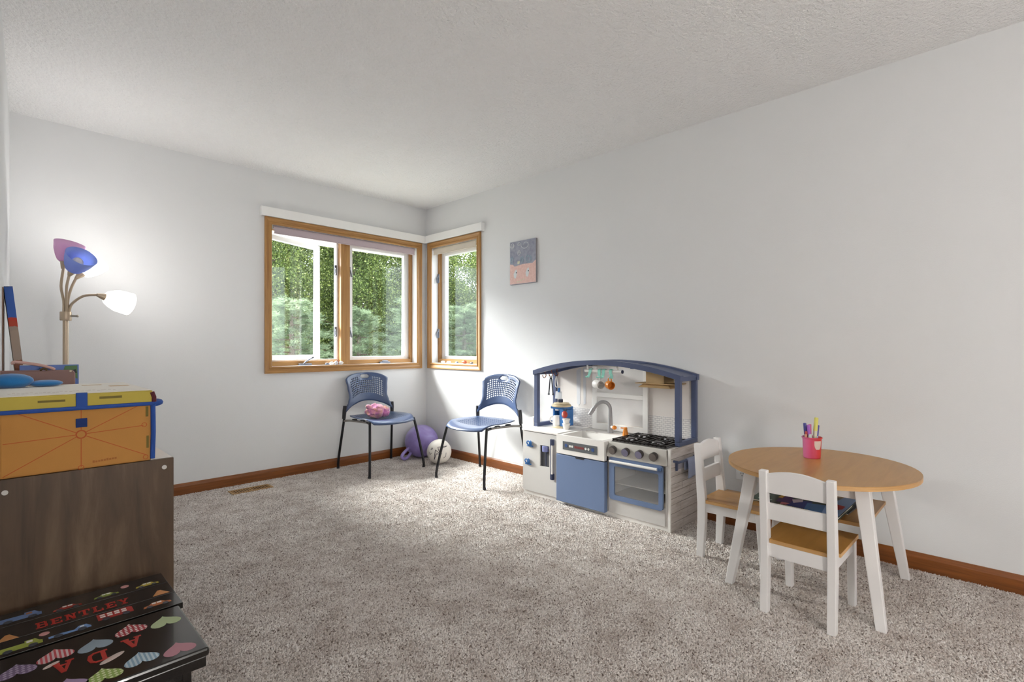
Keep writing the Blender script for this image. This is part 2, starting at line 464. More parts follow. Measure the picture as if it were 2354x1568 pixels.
for i, (y, c, r) in enumerate(((-.24,'c8cbd2',(.014,.03,.011)),(-.33,'e6e7ea',(.014,.03,.010)),(-.45,'7e8796',(.012,.022,.009)),(-.56,'a8522f',(.016,.035,.016)),(-.66,'4a4a52',(.012,.022,.008)))):
    stone('sill_shell', ['pale grey shell on the narrow window sill near the locks','white shell on the narrow window sill','blue grey pebble on the narrow window sill','rusty red shell on the narrow window sill','dark pebble beside the red shell on the narrow sill'][i], c, (.03, y, .8978), r, 20+i*2.3, 'shell' if i in (0,1,3) else 'pebble', 'finds on the narrow window sill')

# floor register in the carpet
vt = thing('floor_register', 'tan metal floor vent with louvre slots set in the carpet by the wall', 'vent', (-1.73, -.213, 0))
VM = mat('tan register', 'b08b5a', .45, .2)
fr = M()
fr.box(-.14,.14,-.056,-.042,0,.006); fr.box(-.14,.14,.042,.056,0,.006); fr.box(-.14,-.125,-.042,.042,0,.006); fr.box(.125,.14,-.042,.042,0,.006); fr.box(-.006,.006,-.042,.042,0,.006)
part('frame', fr, VM, vt)
part('duct_backing', M().box(-.125,.125,-.042,.042,0,.0012), mat('dark duct', '23150d', .8), vt)
lv = M().box(-.0035,.0035,-.042,.042,.0012,.005).mesh('louvre')
for half in (-1, 1):
    for i in range(7):
        part('louvre', lv, VM, vt, loc=(half*(.016+i*.0165)+.001, 0, 0), rot=(0, R(18)*half, 0))

# carpet pile over the part of the floor in view
def carpet_pile():
    rs = np.random.RandomState(5); sp = .0074
    xs = np.arange(-3.0, -.016, sp); ys = np.arange(-4.8, -.016, sp*.87)
    X, Y = np.meshgrid(xs, ys); X[1::2] += sp/2
    X = (X+rs.uniform(-.45, .45, X.shape)*sp).ravel(); Y = (Y+rs.uniform(-.45, .45, Y.shape)*sp).ravel()
    # only where the camera side of the room can see it: clear of wall, vent, cabinet and stools
    ok = (X > -2.995+.0367*Y+.02) & ~((np.abs(X+1.73) < .146) & (np.abs(Y+.213) < .060)) & ~((X < -2.60) & (Y < -1.05) & (Y > -2.07)) & (X < -.016) & (Y < -.016)
    X, Y = X[ok], Y[ok]; n = len(X)
    a = rs.uniform(0, 2*np.pi, n); r = rs.uniform(.0042, .0062, n); h = rs.uniform(.0035, .0075, n)
    tx, ty = rs.normal(0, .0028, n), rs.normal(0, .0028, n)
    V = np.zeros((n, 4, 3), np.float32)
    for k_ in range(3):
        V[:, k_, 0] = X+r*np.cos(a+k_*2.094); V[:, k_, 1] = Y+r*np.sin(a+k_*2.094); V[:, k_, 2] = .0002
    V[:, 3, 0] = X+tx; V[:, 3, 1] = Y+ty; V[:, 3, 2] = h
    base = (np.arange(n)*4)[:, None, None]
    Fc = (base+np.array([[0,1,3],[1,2,3],[2,0,3]])[None]).reshape(-1).astype(np.int32)
    me = bpy.data.meshes.new('carpet_pile')
    me.vertices.add(n*4); me.vertices.foreach_set('co', V.ravel())
    me.loops.add(len(Fc)); me.loops.foreach_set('vertex_index', Fc)
    me.polygons.add(n*3); me.polygons.foreach_set('loop_start', np.arange(0, len(Fc), 3, dtype=np.int32))
    t = np.clip(rs.normal(.56, .22, n), 0, 1); T4 = np.repeat(t, 4).astype(np.float32)
    at = me.attributes.new('tint', 'FLOAT', 'POINT'); at.data.foreach_set('value', T4)
    me.update(calc_edges=True); me.validate()
    k = N('carpet tufts'); an_ = k.n('ShaderNodeAttribute', _attribute_name='tint', _attribute_type='GEOMETRY')
    rp = k.ramp([(.02,'84776f'), (.24,'c4b9b2'), (.52,'e8e0da'), (1,'f9f4f0')], an_)
    mp = k.coords(); nz = k.n('ShaderNodeTexNoise', Scale=7.0, Detail=4.0, Roughness=.6); k.l(mp, 'Vector', nz, 'Vector')
    r2 = k.ramp([(.32,'ded9d6'), (.62,'ffffff')], nz)
    mx = k.n('ShaderNodeMix', _data_type='RGBA', _blend_type='MULTIPLY'); mx.inputs[0].default_value = 1.0
    k.l(rp, 'Color', mx, 6); k.l(r2, 'Color', mx, 7); k.l(mx, 2, k.b, 'Base Color')
    k.b.inputs['Roughness'].default_value = .9; k.b.inputs['Specular IOR Level'].default_value = .1
    me.materials.append(k.m)
    o = bpy.data.objects.new('carpet_pile', me); COL.objects.link(o); o.parent = FLOOR
    o['kind'] = 'stuff'
carpet_pile()

# wall socket
ot = thing('wall_outlet', 'white duplex wall outlet low on the wall beside the table', 'outlet', (0, -3.10, .335))
part('cover_plate', M().box(-.006, 0, -.036, .036, -.06, .06), VINYL, ot, bevel=.003)
for z in (-.024, .024):
    rc = part('receptacle', M().cyl((-.006,0,z), (-.0085,0,z), .017, n=20), VINYL, ot)
    sl = M().box(-.0092,-.0084,.005,.0075,z,z+.010); sl.box(-.0092,-.0084,-.0075,-.005,z,z+.010); sl.cyl((-.0084,0,z-.009),(-.0092,0,z-.009),.003,n=8)
    part('slot', sl, mat('outlet slot', '201f1e', .6), rc)

# globe lamp added out of view as fill light to brighten the room
gl = thing('added_fill_lamp', 'added unseen fill lamp with a large white glass globe on a nickel pole', 'lamp', (-2.5, -5.9, 0))
part('base', M().lathe([(0,0),(.15,0),(.15,.015),(.02,.03),(0,.03)], 24), METAL, gl, smooth=True)
part('pole', M().cyl((0,0,.02),(0,0,.95), .011, n=12), METAL, gl)
part('globe', M().ell((0,0,1.10), (.17,.17,.17), 24, 14), glow('fill globe glow', 'fffaf4', FILL_STRENGTH), gl, smooth=True)

# ================================================================== OUTSIDE
def m_leaf(name, stops, transl=0.35):
    k = N(name)
    at = k.n('ShaderNodeAttribute', _attribute_name='tint', _attribute_type='GEOMETRY')
    r = k.ramp(stops, at); k.l(r, 'Color', k.b, 'Base Color')
    k.b.inputs['Roughness'].default_value = 0.6; k.b.inputs['Specular IOR Level'].default_value = 0.25
    tl = k.n('ShaderNodeBsdfTranslucent'); k.l(r, 'Color', tl, 'Color')
    mx = k.n('ShaderNodeMixShader'); mx.inputs[0].default_value = transl
    k.l(k.b, 'BSDF', mx, 1); k.l(tl, 'BSDF', mx, 2); k.l(mx, 'Shader', k.out, 'Surface')
    return k.m
LEAF = m_leaf('broad leaves', [(0, '26341a'), (.45, '4a5a2c'), (.8, '768647'), (1, 'adb776')])
NEEDLE = m_leaf('pine needles', [(0, '3d4c36'), (.5, '6d7f60'), (1, 'a0b18f')], .3)
BARK = wood('bark', '4d4238', '6e6154', (20,20,3), 1.0, 0.9, .004)
def foliage_mesh(name, quads, tints):
    vs = []; fs = []; tv = []
    for q, t in zip(quads, tints):
        b = len(vs); vs += q; fs.append(tuple(range(b, b+len(q)))); tv += [t]*len(q)
    me = bpy.data.meshes.new(name); me.from_pydata(vs, [], fs)
    a = me.attributes.new('tint', 'FLOAT', 'POINT'); a.data.foreach_set('value', tv)
    return me
def rvec(rg):
    while True:
        v = Vector((rg.uniform(-1,1), rg.uniform(-1,1), rg.uniform(-1,1)))
        if .05 < v.length < 1: return v
def broad_tree(rg, H, rad, n):
    tr = M().tube([(0,0,0),(.05,.02,H*.35),(-.03,.04,H*.7),(0,0,H*.95)], [.11,.09,.05,.02], 8, smooth=3)
    br = M(); qs = []; ts = []
    for c in range(60):
        z = rg.uniform(.06, 1.0)*H; a = rg.uniform(0, 2*PI); rr = rad*(1-.4*(z/H)**2)*rg.uniform(.3, 1)
        ctr = Vector((rr*math.cos(a), rr*math.sin(a), z))
        br.tube([(0,0,max(.1,z-.5)), ctr*.55+Vector((0,0,z*.42)), ctr], [.025,.015,.006], 5)
        for i in range(n//60):
            p = ctr + rvec(rg)*rg.uniform(.2,.66)
            d = rvec(rg).normalized(); s_ = d.cross(rvec(rg)).normalized(); L = rg.uniform(.03,.06); wd = L*.42
            qs.append([p, p+d*L*.5+s_*wd, p+d*L, p+d*L*.5-s_*wd])
            ts.append(min(1, max(0, rg.gauss(.5,.24))))
    return tr, br, foliage_mesh('leaves', qs, ts)
def pine_tree(rg, H, rad, n):
    tr = M().tube([(0,0,0),(.02,0,H*.5),(0,0,H)], [.12,.08,.015], 8)
    br = M(); qs = []; ts = []
    K = 46
    for c in range(K):
        z = (.16+.84*c/K)*H; a = c*2.4+rg.uniform(-.3,.3); L = max(.32, rad*(1-.80*z/H)*rg.uniform(.75,1.1))
        tip = Vector((L*math.cos(a), L*math.sin(a), z+L*.12)); st = Vector((0,0,z))
        br.tube([st, st.lerp(tip,.6)+Vector((0,0,-.04)), tip], [.03,.016,.005], 5)
        for i in range(n//K//9):
            t = rg.uniform(.18,1)**.7
            p = st.lerp(tip, t)+Vector((rg.gauss(0,.10),rg.gauss(0,.10),rg.gauss(0.02,.06)))
            ax = ((tip-st).normalized()+rvec(rg)*.7).normalized(); tt = min(1, max(0, rg.gauss(.5,.2)))
            for j in range(9):
                d = (ax*.8+rvec(rg)*.8).normalized(); s_ = d.cross(rvec(rg)).normalized()*.0035; L2 = rg.uniform(.07,.13)
                q0 = p+ax*rg.uniform(-.05,.05)
                qs.append([q0-s_, q0+s_, q0+d*L2]); ts.append(min(1, max(0, tt+rg.gauss(0,.12))))
    return tr, br, foliage_mesh('needles', qs, ts)
protos = {}
rg = random.Random(11)
for kd, fn_, H, rad, n, lm in (('broad', broad_tree, 5.0, 1.5, 62000, LEAF), ('pine', pine_tree, 4.4, 1.7, 80000, NEEDLE)):
    a, b, c = fn_(rg, H, rad, n)
    protos[kd] = (a.mesh('trunk'), b.mesh('branches'), c, lm)
GZ = -.45
def tree(kd, x, y, sc, rz, label):
    t = thing('pine_tree' if kd == 'pine' else 'leafy_tree', label, 'tree', (x, y, GZ), rz, 'low pines outside the windows' if kd == 'pine' else 'leafy trees outside the windows')
    t.scale = (sc*1.35, sc*1.35, sc) if kd == 'pine' else (sc, sc, sc)
    a, b, c, lm = protos[kd]
    part('trunk', a, BARK, t, smooth=True); part('branches', b, BARK, t, smooth=True); part('foliage', c, lm, t)
for i, (x, y, sc, rz) in enumerate(((.45, 4.4, .52, 0.4), (1.75, 4.5, .50, 2.0), (3.05, 4.5, .56, 1.1), (4.4, 4.6, .55, 4.0))):
    tree('pine', x, y, sc, rz, 'low pale pine growing outside in front of the leafy trees')
for i, (x, y, sc, rz) in enumerate(((.6, 6.7, .85, 0), (2.8, 6.9, .88, 1.3), (5.0, 7.0, .9, 2.2), (7.2, 6.8, .95, 3.3), (1.8, 9.1, 1.0, 4.4), (4.2, 9.3, 1.02, 5.1), (6.6, 9.2, 1.05, .8), (9.0, 9.0, 1.05, 2.9), (3.1, 11.6, 1.1, 1.9), (5.7, 11.8, 1.15, 3.9), (8.3, 11.6, 1.15, 5.5), (4.2, 14.2, 1.25, .7), (7.0, 14.4, 1.25, 2.5), (10.2, 14.0, 1.25, 4.1))):
    tree('broad', x, y, sc, rz, 'tall leafy green tree standing outside behind the low pines')
k = N('lawn'); mp = k.coords(); nz = k.n('ShaderNodeTexNoise', Scale=6.0, Detail=8.0); k.l(mp, 'Vector', nz, 'Vector')
rr = k.ramp([(.3, '57574e'), (.7, '74746c')], nz); k.l(rr, 'Color', k.b, 'Base Color'); k.b.inputs['Roughness'].default_value = .9; k.bump(nz, 'Fac', .03)
struct('ground', M().box(-14, 22, -12, 26, -.65, GZ), k.m)
sf = struct('trim_1', M().box(-4.2, .40, T, .72, 2.085, 2.12).box(T, .40, -7.4, T, 2.085, 2.12).box(-4.2, .42, .72, .745, 2.07, 2.28).box(.40, .425, -7.4, .72, 2.07, 2.28), VINYL)

# ================================================================== LEFT SIDE
# floor lamp
lp = thing('floor_lamp', 'nickel floor lamp with coloured cone shades on bent arms', 'lamp', (-2.79, -.58, 0))
BR = mat('brushed warm nickel', 'b5a48f', .38, .5)
part('base', M().lathe([(0,0),(.13,0),(.135,.012),(.12,.024),(.03,.032),(.016,.05),(0,.05)], 28), BR, lp, smooth=True)
part('pole', M().cyl((0,0,.04),(0,0,1.20), .0128, n=16), BR, lp, smooth=True)
part('collar', M().lathe([(0,1.196),(.0235,1.196),(.025,1.199),(.025,1.240),(.0235,1.243),(0,1.243)], 20), BR, lp, smooth=True)
# the switch faces right along the wall
kn = M().cyl((.022,-.010,1.222),(.046,-.016,1.222), .0055, n=10); kn.ell((.047,-.016,1.222), (.007,.007,.007), 10, 8)
part('switch', kn, METAL, lp, smooth=True)
def cone(mouth, root_, tip, c, lit, bulbmat, long_=1.0, R0=.068):
    """tip: narrow end; mouth direction vector"""
    d = (Vector(mouth)).normalized(); L = .108*long_
    q = d.to_track_quat('Z', 'Y').to_matrix().to_4x4(); q.translation = Vector(tip)
    hold = M().lathe([(0,-.038),(.008,-.038),(.012,-.026),(.021,.003),(0,.003)], 16, q)
    prof = [(.021,0),(.034,.010),(.048,.034),(.060,.066),(R0,L)]
    outer = [[q @ Vector((r*math.cos(2*PI*i/28), r*math.sin(2*PI*i/28), z)) for i in range(28)] for r, z in prof]
    m_ = M().ring_sweep(outer, False)
    part('shade', m_, c, root_, smooth=True, solid=.0025)
    part('socket', hold, BR, root_, smooth=True)
    b = q @ Vector((0,0,.060))
    part('bulb', M().ell(b, (.025,.025,.028), 16, 10), bulbmat, root_, smooth=True)
    return b, d
def m_shade(name, c, em=0.0, tr=0.35):
    k = N(name); k.b.inputs['Base Color'].default_value = srgb(c); k.b.inputs['Roughness'].default_value = .45
    if em:
        k.b.inputs['Emission Color'].default_value = (1,.97,.92,1); k.b.inputs['Emission Strength'].default_value = em
    t_ = k.n('ShaderNodeBsdfTranslucent'); t_.inputs['Color'].default_value = srgb(c)
    mx = k.n('ShaderNodeMixShader'); mx.inputs[0].default_value = tr
    k.l(k.b, 'BSDF', mx, 1); k.l(t_, 'BSDF', mx, 2); k.l(mx, 'Shader', k.out, 'Surface'); return k.m
SH_P, SH_B, SH_W = m_shade('pink shade', 'f6d6f1', 0, .55), m_shade('blue shade', 'b4c6fa', 0, .55), m_shade('lit white shade', 'ffffff', 1.6)
OFFB = mat('unlit bulb', 'e6e2e6', .3); ONB = glow('lit bulb', 'fff3e0', 8)
def arm(pts): part('arm', M().tube(pts, .0064, 8, smooth=5), BR, lp, smooth=True)
arm([(-.008,0,1.24),(-.008,.0,1.30),(-.018,.01,1.38),(-.008,.018,1.475)])
arm([(.002,-.01,1.24),(.002,-.012,1.32),(.003,-.015,1.38),(.013,-.012,1.438)])
arm([(.010,.004,1.24),(.010,.008,1.31),(.026,.022,1.38),(.046,.040,1.432)])
arm([(.014,-.004,1.24),(.024,-.004,1.285),(.072,-.008,1.332),(.128,-.008,1.343)])
cone((.22,.10,1), lp, (-.002,.024,1.512), SH_P, False, OFFB)
cone((.30,-.70,.68), lp, (.024,-.038,1.464), SH_B, False, OFFB, R0=.070)
b1, d1 = cone((.62,.22,.74), lp, (.070,.048,1.460), SH_W, True, ONB)
b2, d2 = cone((1.0,.30,-.26), lp, (.164,-.006,1.334), SH_W, True, ONB, 1.2, .064)
for b, d, pw in ((b1, d1, 1.0), (b2, d2, .12)):
    ld = bpy.data.lights.new('lamp_bulb_light', 'POINT'); ld.energy = LAMP_POWER*pw; ld.color = (1,.975,.94); ld.shadow_soft_size = .03
    lo = bpy.data.objects.new('lamp_bulb_light', ld); COL.objects.link(lo); lo.parent = lp; lo.location = b + d*.045

# storage cabinet with white top
cb = thing('storage_cabinet', 'low dark wood grain cabinet with white top and screw caps carrying the orange bin', 'cabinet', (-2.61, -2.06, 0))
DW = wood('dark oak laminate', '56412e', '78624b', (11,11,1.5), 1.0, .5, .0003, '382819', .5)
CW = mat('white laminate', 'eceae6', .45, var=.015)
part('end_panel', M().box(-.445, 0, 0, .016, 0, .655), DW, cb, bevel=.001)
part('end_panel', M().box(-.445, 0, .984, 1.0, 0, .655), DW, cb, bevel=.001)
part('top', M().box(-.445, .0, .016, .984, .640, .655), CW, cb, bevel=.0015)
part('bottom_panel', M().box(-.445, -.006, .016, .984, .04, .056), CW, cb)
part('back_panel', M().box(-.445, -.437, .016, .984, .056, .640), CW, cb)
part('divider', M().box(-.437, -.006, .492, .508, .056, .640), CW, cb)
part('shelf', M().box(-.437, -.006, .016, .984, .34, .356), CW, cb)
for x in (-.0285, -.432):
    part('screw_cap', M().cyl((x,-.0022,.625 if x > -.1 else .616),(x,.001,.625 if x > -.1 else .616), .0075, n=16), mat('screw cap', 'cfccc6', .4), cb)

# toy bin on the cabinet
bn = thing('toy_bin', 'orange fabric toy bin with yellow edged lid and blue piping', 'toy bin', (-2.865, -2.057, .6555))
OR = mat('orange fabric', 'bf8742', .8, var=.05, bump=.0002, bscale=900)
YE = mat('yellow trim', 'c2ae48', .7); BL = mat('royal blue webbing', '1d4a9c', .7); CR = mat('cream lid', 'f6f0e6', .7, var=.03)
RD = mat('red orange print', 'b85a2c', .8); KH = mat('olive print bar', '76682f', .8)
part('body', M().box(-.19, .19, 0, .54, 0, .200), OR, bn, bevel=.006)
part('lid', M().box(-.192, .192, -.004, .544, .203, .246), YE, bn, bevel=.004)
part('lid_top', M().box(-.188, .188, .0, .54, .246, .2485), CR, bn, bevel=.001)
part('piping', M().tube([(-.194,-.007,.200),(.194,-.007,.200),(.196,.546,.200),(-.194,.546,.200)], .0065, 8, loop=True), BL, bn)
part('corner_binding', M().tube([(.193,-.001,.206),(.194,-.003,.10),(.192,.0,.006)], .0075, 8), BL, bn)
part('corner_binding', M().tube([(.190,-.003,.240),(.196,-.004,.222),(.196,-.004,.206)], .007, 8), mat('dark red binding', '5a1c2a', .7), bn)
part('closing_tab', M().box(-.0145, .0145, -.009, -.003, .200, .250), BL, bn, bevel=.002)
part('closing_patch', M().box(-.0145, .0145, -.003, .0005, .137, .166), mat('navy patch', '16306c', .8), bn, bevel=.0012)
hd = M().tube([(.190,.10,.184),(.236,.12,.190),(.238,.19,.190),(.190,.24,.184)], .010, 8, smooth=4)
part('handle', hd, BL, bn, smooth=True)
def line(a, b, wd=.0011): 
    a, b = Vector((a[0],-.0006,a[1])), Vector((b[0],-.0006,b[1])); d = (b-a).normalized(); s_ = Vector((-d.z,0,d.x))*wd
    return [tuple(a-s_),tuple(b-s_),tuple(b+s_),tuple(a+s_)]
pr = M(); cc = (-.001,.114)
def ringpts(c, r, wd):
    o = [(c[0]+(r)*math.cos(2*PI*i/24), c[1]+r*math.sin(2*PI*i/24)) for i in range(24)]
    i_ = [(c[0]+(r-wd)*math.cos(2*PI*i/24), c[1]+(r-wd)*math.sin(2*PI*i/24)) for i in range(24)]
    for j in range(24):
        l = (j+1) % 24
        pr.add([(p[0],-.0007,p[1]) for p in (o[j],o[l],i_[l],i_[j])], [(0,1,2,3)])
for e in ((-.155,.197),(.155,.197),(-.182,.105),(.166,.125),(-.182,.006),(.176,.02),(-.001,.196),(-.001,.008)):
    dx, dz = e[0]-cc[0], e[1]-cc[1]; L = math.hypot(dx, dz); st_ = (cc[0]+dx/L*.015, cc[1]+dz/L*.015)
    pr.add(line(st_, e), [(0,1,2,3)])
ringpts(cc, .0145, .004); ringpts((.168,.127), .008, .002); ringpts((-.001,.006), .008, .002); ringpts((.172,.014), .008, .002)
tag(part('printed_lines', pr, RD, bn), kind='stuff')
for x0, x1, z0, z1 in ((-.105,-.04,.224,.231),(.045,.105,.226,.234)): part('printed_bar', M().add([(x0,-.0046,z0),(x1,-.0046,z0),(x1,-.0046,z1),(x0,-.0046,z1)], [(0,1,2,3)]), KH, bn)
for x0, x1, z0, z1 in ((.172,.180,.155,.190),(.174,.181,.045,.088)): part('printed_bar', M().add([(x0,-.0008,z0),(x1,-.0008,z0),(x1,-.0008,z1),(x0,-.0008,z1)], [(0,1,2,3)]), KH, bn)
tm = M()
for i in range(26):
    x = -.17+i*.0105; tm.box(x, x+.007, .10+.02*math.sin(i*1.7), .11+.02*math.sin(i*1.7), .2485, .2489)
tag(part('lid_print', tm, mat('pale lid print', 'd6c6ba', .8), bn), kind='stuff')
for q in ((.04,.10,.40,.43),(.11,.17,.28,.33)): part('lid_print', M().box(*q,.2485,.2489), mat('tan lid print', 'd0b08a', .8), bn)
bp = M()
for i in range(9): bp.box(.028+i*.0072, .0335+i*.0072, -.0008, -.0004, .0165+i*.0005, .0225+i*.0005+(.002 if i in (0,5) else 0))
tag(part('faint_print', bp, mat('faint orange print', 'a96a34', .8), bn), kind='stuff')

# bag, book and plush behind and on the bin
bg_ = thing('document_bag', 'flat mauve brown bag with pink strap behind the toy bin', 'bag', (-2.95, -1.40, .656))
MV = mat('mauve vinyl', '8a6a64', .55)
part('body', M().prism([(-.11,0),(.125,0),(.128,.29),(.118,.302),(-.11,.304)], 0, .03, lambda u, v, w_: (u, w_, v)), MV, bg_, bevel=.006)
part('strap', M().tube([(-.06,.0,.330),(-.055,.004,.338),(.01,.004,.326),(.05,.006,.312),(.062,.01,.305)], .006, 8, smooth=4), mat('dusty pink strap', 'cfa79e', .6), bg_, smooth=True)
part('buckle', M().tube([(.018,-.002,.302),(.028,-.004,.310),(.040,-.002,.303)], .004, 8, smooth=3), mat('antique brass', '6b5a3c', .35, .9), bg_, smooth=True)
part('rivet', M().ell((.112,.0,.297), (.004,.003,.004), 8, 6), mat('cream rivet', 'd8cfae', .4), bg_)
bk = thing('picture_book', 'blue picture book with green corner standing behind the mauve bag', 'book', (-2.90, -1.33, .656))
part('cover', M().box(-.09,.095,0,.012,0,.322), mat('blue book cover', '4169b8', .4), bk, bevel=.001)
part('cover_art', M().prism([(.05,.318),(.09,.318),(.091,.26),(.07,.275),(.045,.30)], -.0008, 0, lambda u, v, w_: (u, w_, v)), mat('book green', '4d7a4a', .5), bk)
part('cover_art', M().prism([(.066,.297),(.085,.302),(.089,.286),(.072,.284)], -.0012, -.0008, lambda u, v, w_: (u, w_, v)), mat('book black', '1c2224', .5), bk)
part('pages', M().box(-.088,.093,.002,.010,.001,.323), mat('paper', 'e8e2d6', .8), bk)
pb = M().ell((-.02,0,.024), (.062,.05,.028), 18, 10); pb.ell((.075,.01,.011), (.05,.04,.013), 18, 10)
single('plush_toy', pb, mat('bright blue plush', '1f74b4', .85, sheen=.4, bump=.0006, bscale=400), 'bright blue soft plush lying on the toy bin lid', 'soft toy', loc=(-3.0, -1.60, .9045), smooth=True)

# painted canvas and thin board leaning on the left wall
cv = thing('painted_canvas', 'tall canvas with blue, red and brown painted edge leaning behind the mauve bag', 'canvas', (-2.972, -1.20, .656))
lean = math.atan2(.062, .65); H_ = .655
def fl(u, v, w_): return (-v*math.sin(lean)+u*math.cos(lean), w_, v*math.cos(lean)+u*math.sin(lean))
part('stretcher', M().prism([(0,0),(.027,0),(.027,H_),(0,H_)], .001, .13, fl), mat('canvas cloth', 'cfc6b8', .85), cv)
def m_edge():
    k = N('painted canvas edge'); mp = k.coords()
    sp = k.n('ShaderNodeSeparateXYZ'); k.l(mp, 'Vector', sp, 'Vector')
    nz = k.n('ShaderNodeTexNoise', Scale=28.0, Detail=4.0); k.l(mp, 'Vector', nz, 'Vector')
    ad = k.n('ShaderNodeMath', _operation='MULTIPLY_ADD'); ad.inputs[1].default_value = .05; k.l(nz, 'Fac', ad, 0); k.l(sp, 'Z', ad, 2)
    dv = k.n('ShaderNodeMath', _operation='DIVIDE'); dv.inputs[1].default_value = .70; k.l(ad, 'Value', dv, 0)
    r = k.ramp([(0,'7c4a34'),(.47,'8e5a44'),(.52,'a08d7e'),(.70,'98877a'),(.725,'a83a22'),(.765,'b0321f'),(.785,'2f57a6'),(.95,'30549c'),(.97,'34323c')], dv, 'Value', 'CONSTANT')
    k.l(r, 'Color', k.b, 'Base Color'); k.b.inputs['Roughness'].default_value = .7; return k.m
part('painted_edge', M().prism([(0,0),(.027,0),(.027,H_),(0,H_)], 0, .001, fl), m_edge(), cv)
single('thin_board', M().box(0,.0045,0,.12,0,.648), wood('brown hardboard','6b4c37','80604a',(20,20,3),1.0), 'thin brown board standing flat against the wall beside the painted canvas', 'board', loc=(wall_c_x(-1.22)+.0005, -1.215, .656), rot=(0,0,-.0367))

# ------------------------------------------------------------------ two step stools
BK = mat('black lacquer', '15110f', .22, var=.1, coat=.3)
def flat(poly, z=.0004): return M().prism(poly, 0, z)
def stool(label, loc, wd, dp, grooves):
    t = thing('step_stool', label, 'stool', loc)
    h = .28
    if grooves:
        g = .004; pw = (dp-2*g)/3
        for i in range(3): part('top_board', M().box(-wd, 0, i*(pw+g), i*(pw+g)+pw, h-.018, h), BK, t, bevel=.0008)
        part('top_frame', M().box(-wd+.004, -.004, .004, dp-.004, h-.03, h-.018), BK, t)
    else: part('top', M().box(-wd, 0, 0, dp, h-.022, h), BK, t, bevel=.006)
    part('apron', M().box(-wd+.02, -.006, .006, dp-.006, h-.05, h-.0301 if grooves else h-.022), BK, t, bevel=.003)
    for x0 in (-.055, -wd+.025):
        part('side_leg', M().hexa([(x0,.01,0),(x0+.02,.01,0),(x0+.02,dp-.01,0),(x0,dp-.01,0),(x0,.025,h-.05),(x0+.02,.025,h-.05),(x0+.02,dp-.025,h-.05),(x0,dp-.025,h-.05)]), BK, t, bevel=.002)
    return t, h
s1, h1 = stool('black step stool with grooved top, painted vehicles and red lettering', (-2.664, -2.425, 0), .405, .285, True)
s2, h2 = stool('black step stool with a smooth top covered in painted hearts', (-2.676, -2.742, 0), .405, .31, False)
def px(p, o, h): 
    """photo pixel on the stool top to stool-local coordinates"""
    fx, fy = math.cos(YAW), math.sin(YAW); l = (p[0]-IMG_W/2)/F_PX; v = -(p[1]-HORIZON)/F_PX
    D = Vector((fx+l*fy, fy-l*fx, v)); t = (h-CAM.z)/v; P = CAM+D*t
    return (P.x-o[0], P.y-o[1])
Z5 = lambda a, b: (a/4.708, 1280+b/4.708)
O1, O2 = s1.location, s2.location
def put(root, name, mesh, mm, x, y, z, rz=0, sc=1.0):
    o = part(name, mesh, mm, root, loc=(x, y, z), rot=(0,0,rz)); o.scale = (sc, sc, 1); return o
RED = mat('red lettering', 'a8281e', .5)
SLAB = {'B': ([(.1,.30,0,1),(0,.7,.87,1),(0,.7,0,.13),(.3,.7,.44,.57),(.64,.85,.10,.48),(.62,.82,.52,.90)], []),
        'E': ([(.1,.32,0,1),(0,.85,.86,1),(0,.85,0,.14),(.32,.62,.43,.57),(.72,.85,.66,.86),(.72,.85,.14,.34)], []),
        'N': ([(.1,.28,0,1),(.62,.78,0,1),(0,.36,.88,1),(.54,.88,.88,1),(0,.38,0,.12)], [[(.14,1),(.36,1),(.78,0),(.56,0)]]),
        'T': ([(.33,.55,0,1),(0,.88,.86,1),(0,.13,.62,.86),(.75,.88,.62,.86),(.2,.68,0,.12)], []),
        'L': ([(.1,.32,0,1),(0,.45,.88,1),(0,.85,0,.14),(.72,.85,.14,.42)], []),
        'Y': ([(.34,.56,0,.48),(.2,.70,0,.12),(0,.36,.88,1),(.54,.90,.88,1)], [[(.08,.92),(.30,.92),(.52,.44),(.36,.40)],[(.62,.92),(.82,.92),(.56,.40),(.40,.44)]]),
        'A': ([(.22,.68,.26,.38),(0,.34,0,.12),(.56,.92,0,.12)], [[(.08,.06),(.26,.06),(.50,1),(.38,1)],[(.60,.06),(.84,.06),(.58,1),(.38,1)]]),
        'D': ([(.1,.30,0,1),(0,.60,.87,1),(0,.60,0,.13)], [[(.55,1),(.80,.84),(.88,.5),(.80,.16),(.55,0),(.58,.14),(.66,.25),(.68,.5),(.66,.75),(.58,.86)]])}
def slab(root, word, x, y, z, pitch, hgt, rz=0):
    for i, ch in enumerate(word):
        bxs, pls = SLAB[ch]; g = M(); wl_ = pitch*.95; dz = .0005
        P = lambda u, v: (u*wl_-pitch*.42, (v-.5)*hgt)
        for q, (a, b, c, d) in enumerate(bxs): g.prism([P(a,c),P(b,c),P(b,d),P(a,d)], 0, dz+q*.00002)
        for q, pl in enumerate(pls): g.prism([P(*p_) for p_ in pl], 0, dz+.0003+q*.00002)
        part('letter', g, RED, root, loc=(x+(i-(len(word)-1)/2)*pitch, y, z), rot=(0,0,rz))
x, y = px(Z5(915,605), O1, .28)
slab(s1, 'BENTLEY', x, y, h1+.0001, .0305, .040)
CAR = [(-.5,0),(-.46,.16),(-.28,.2),(-.14,.38),(.2,.38),(.32,.2),(.48,.16),(.5,0)]
SPORT = [(-.5,0),(-.5,.12),(-.2,.16),(.1,.12),(.22,.3),(.4,.3),(.5,.1),(.5,0)]
BUS = [(-.5,0),(-.5,.5),(.42,.5),(.5,.42),(.5,0)]
TRUCK = [(-.5,0),(-.5,.32),(.1,.32),(.1,.45),(.34,.45),(.44,.25),(.5,.22),(.5,0)]
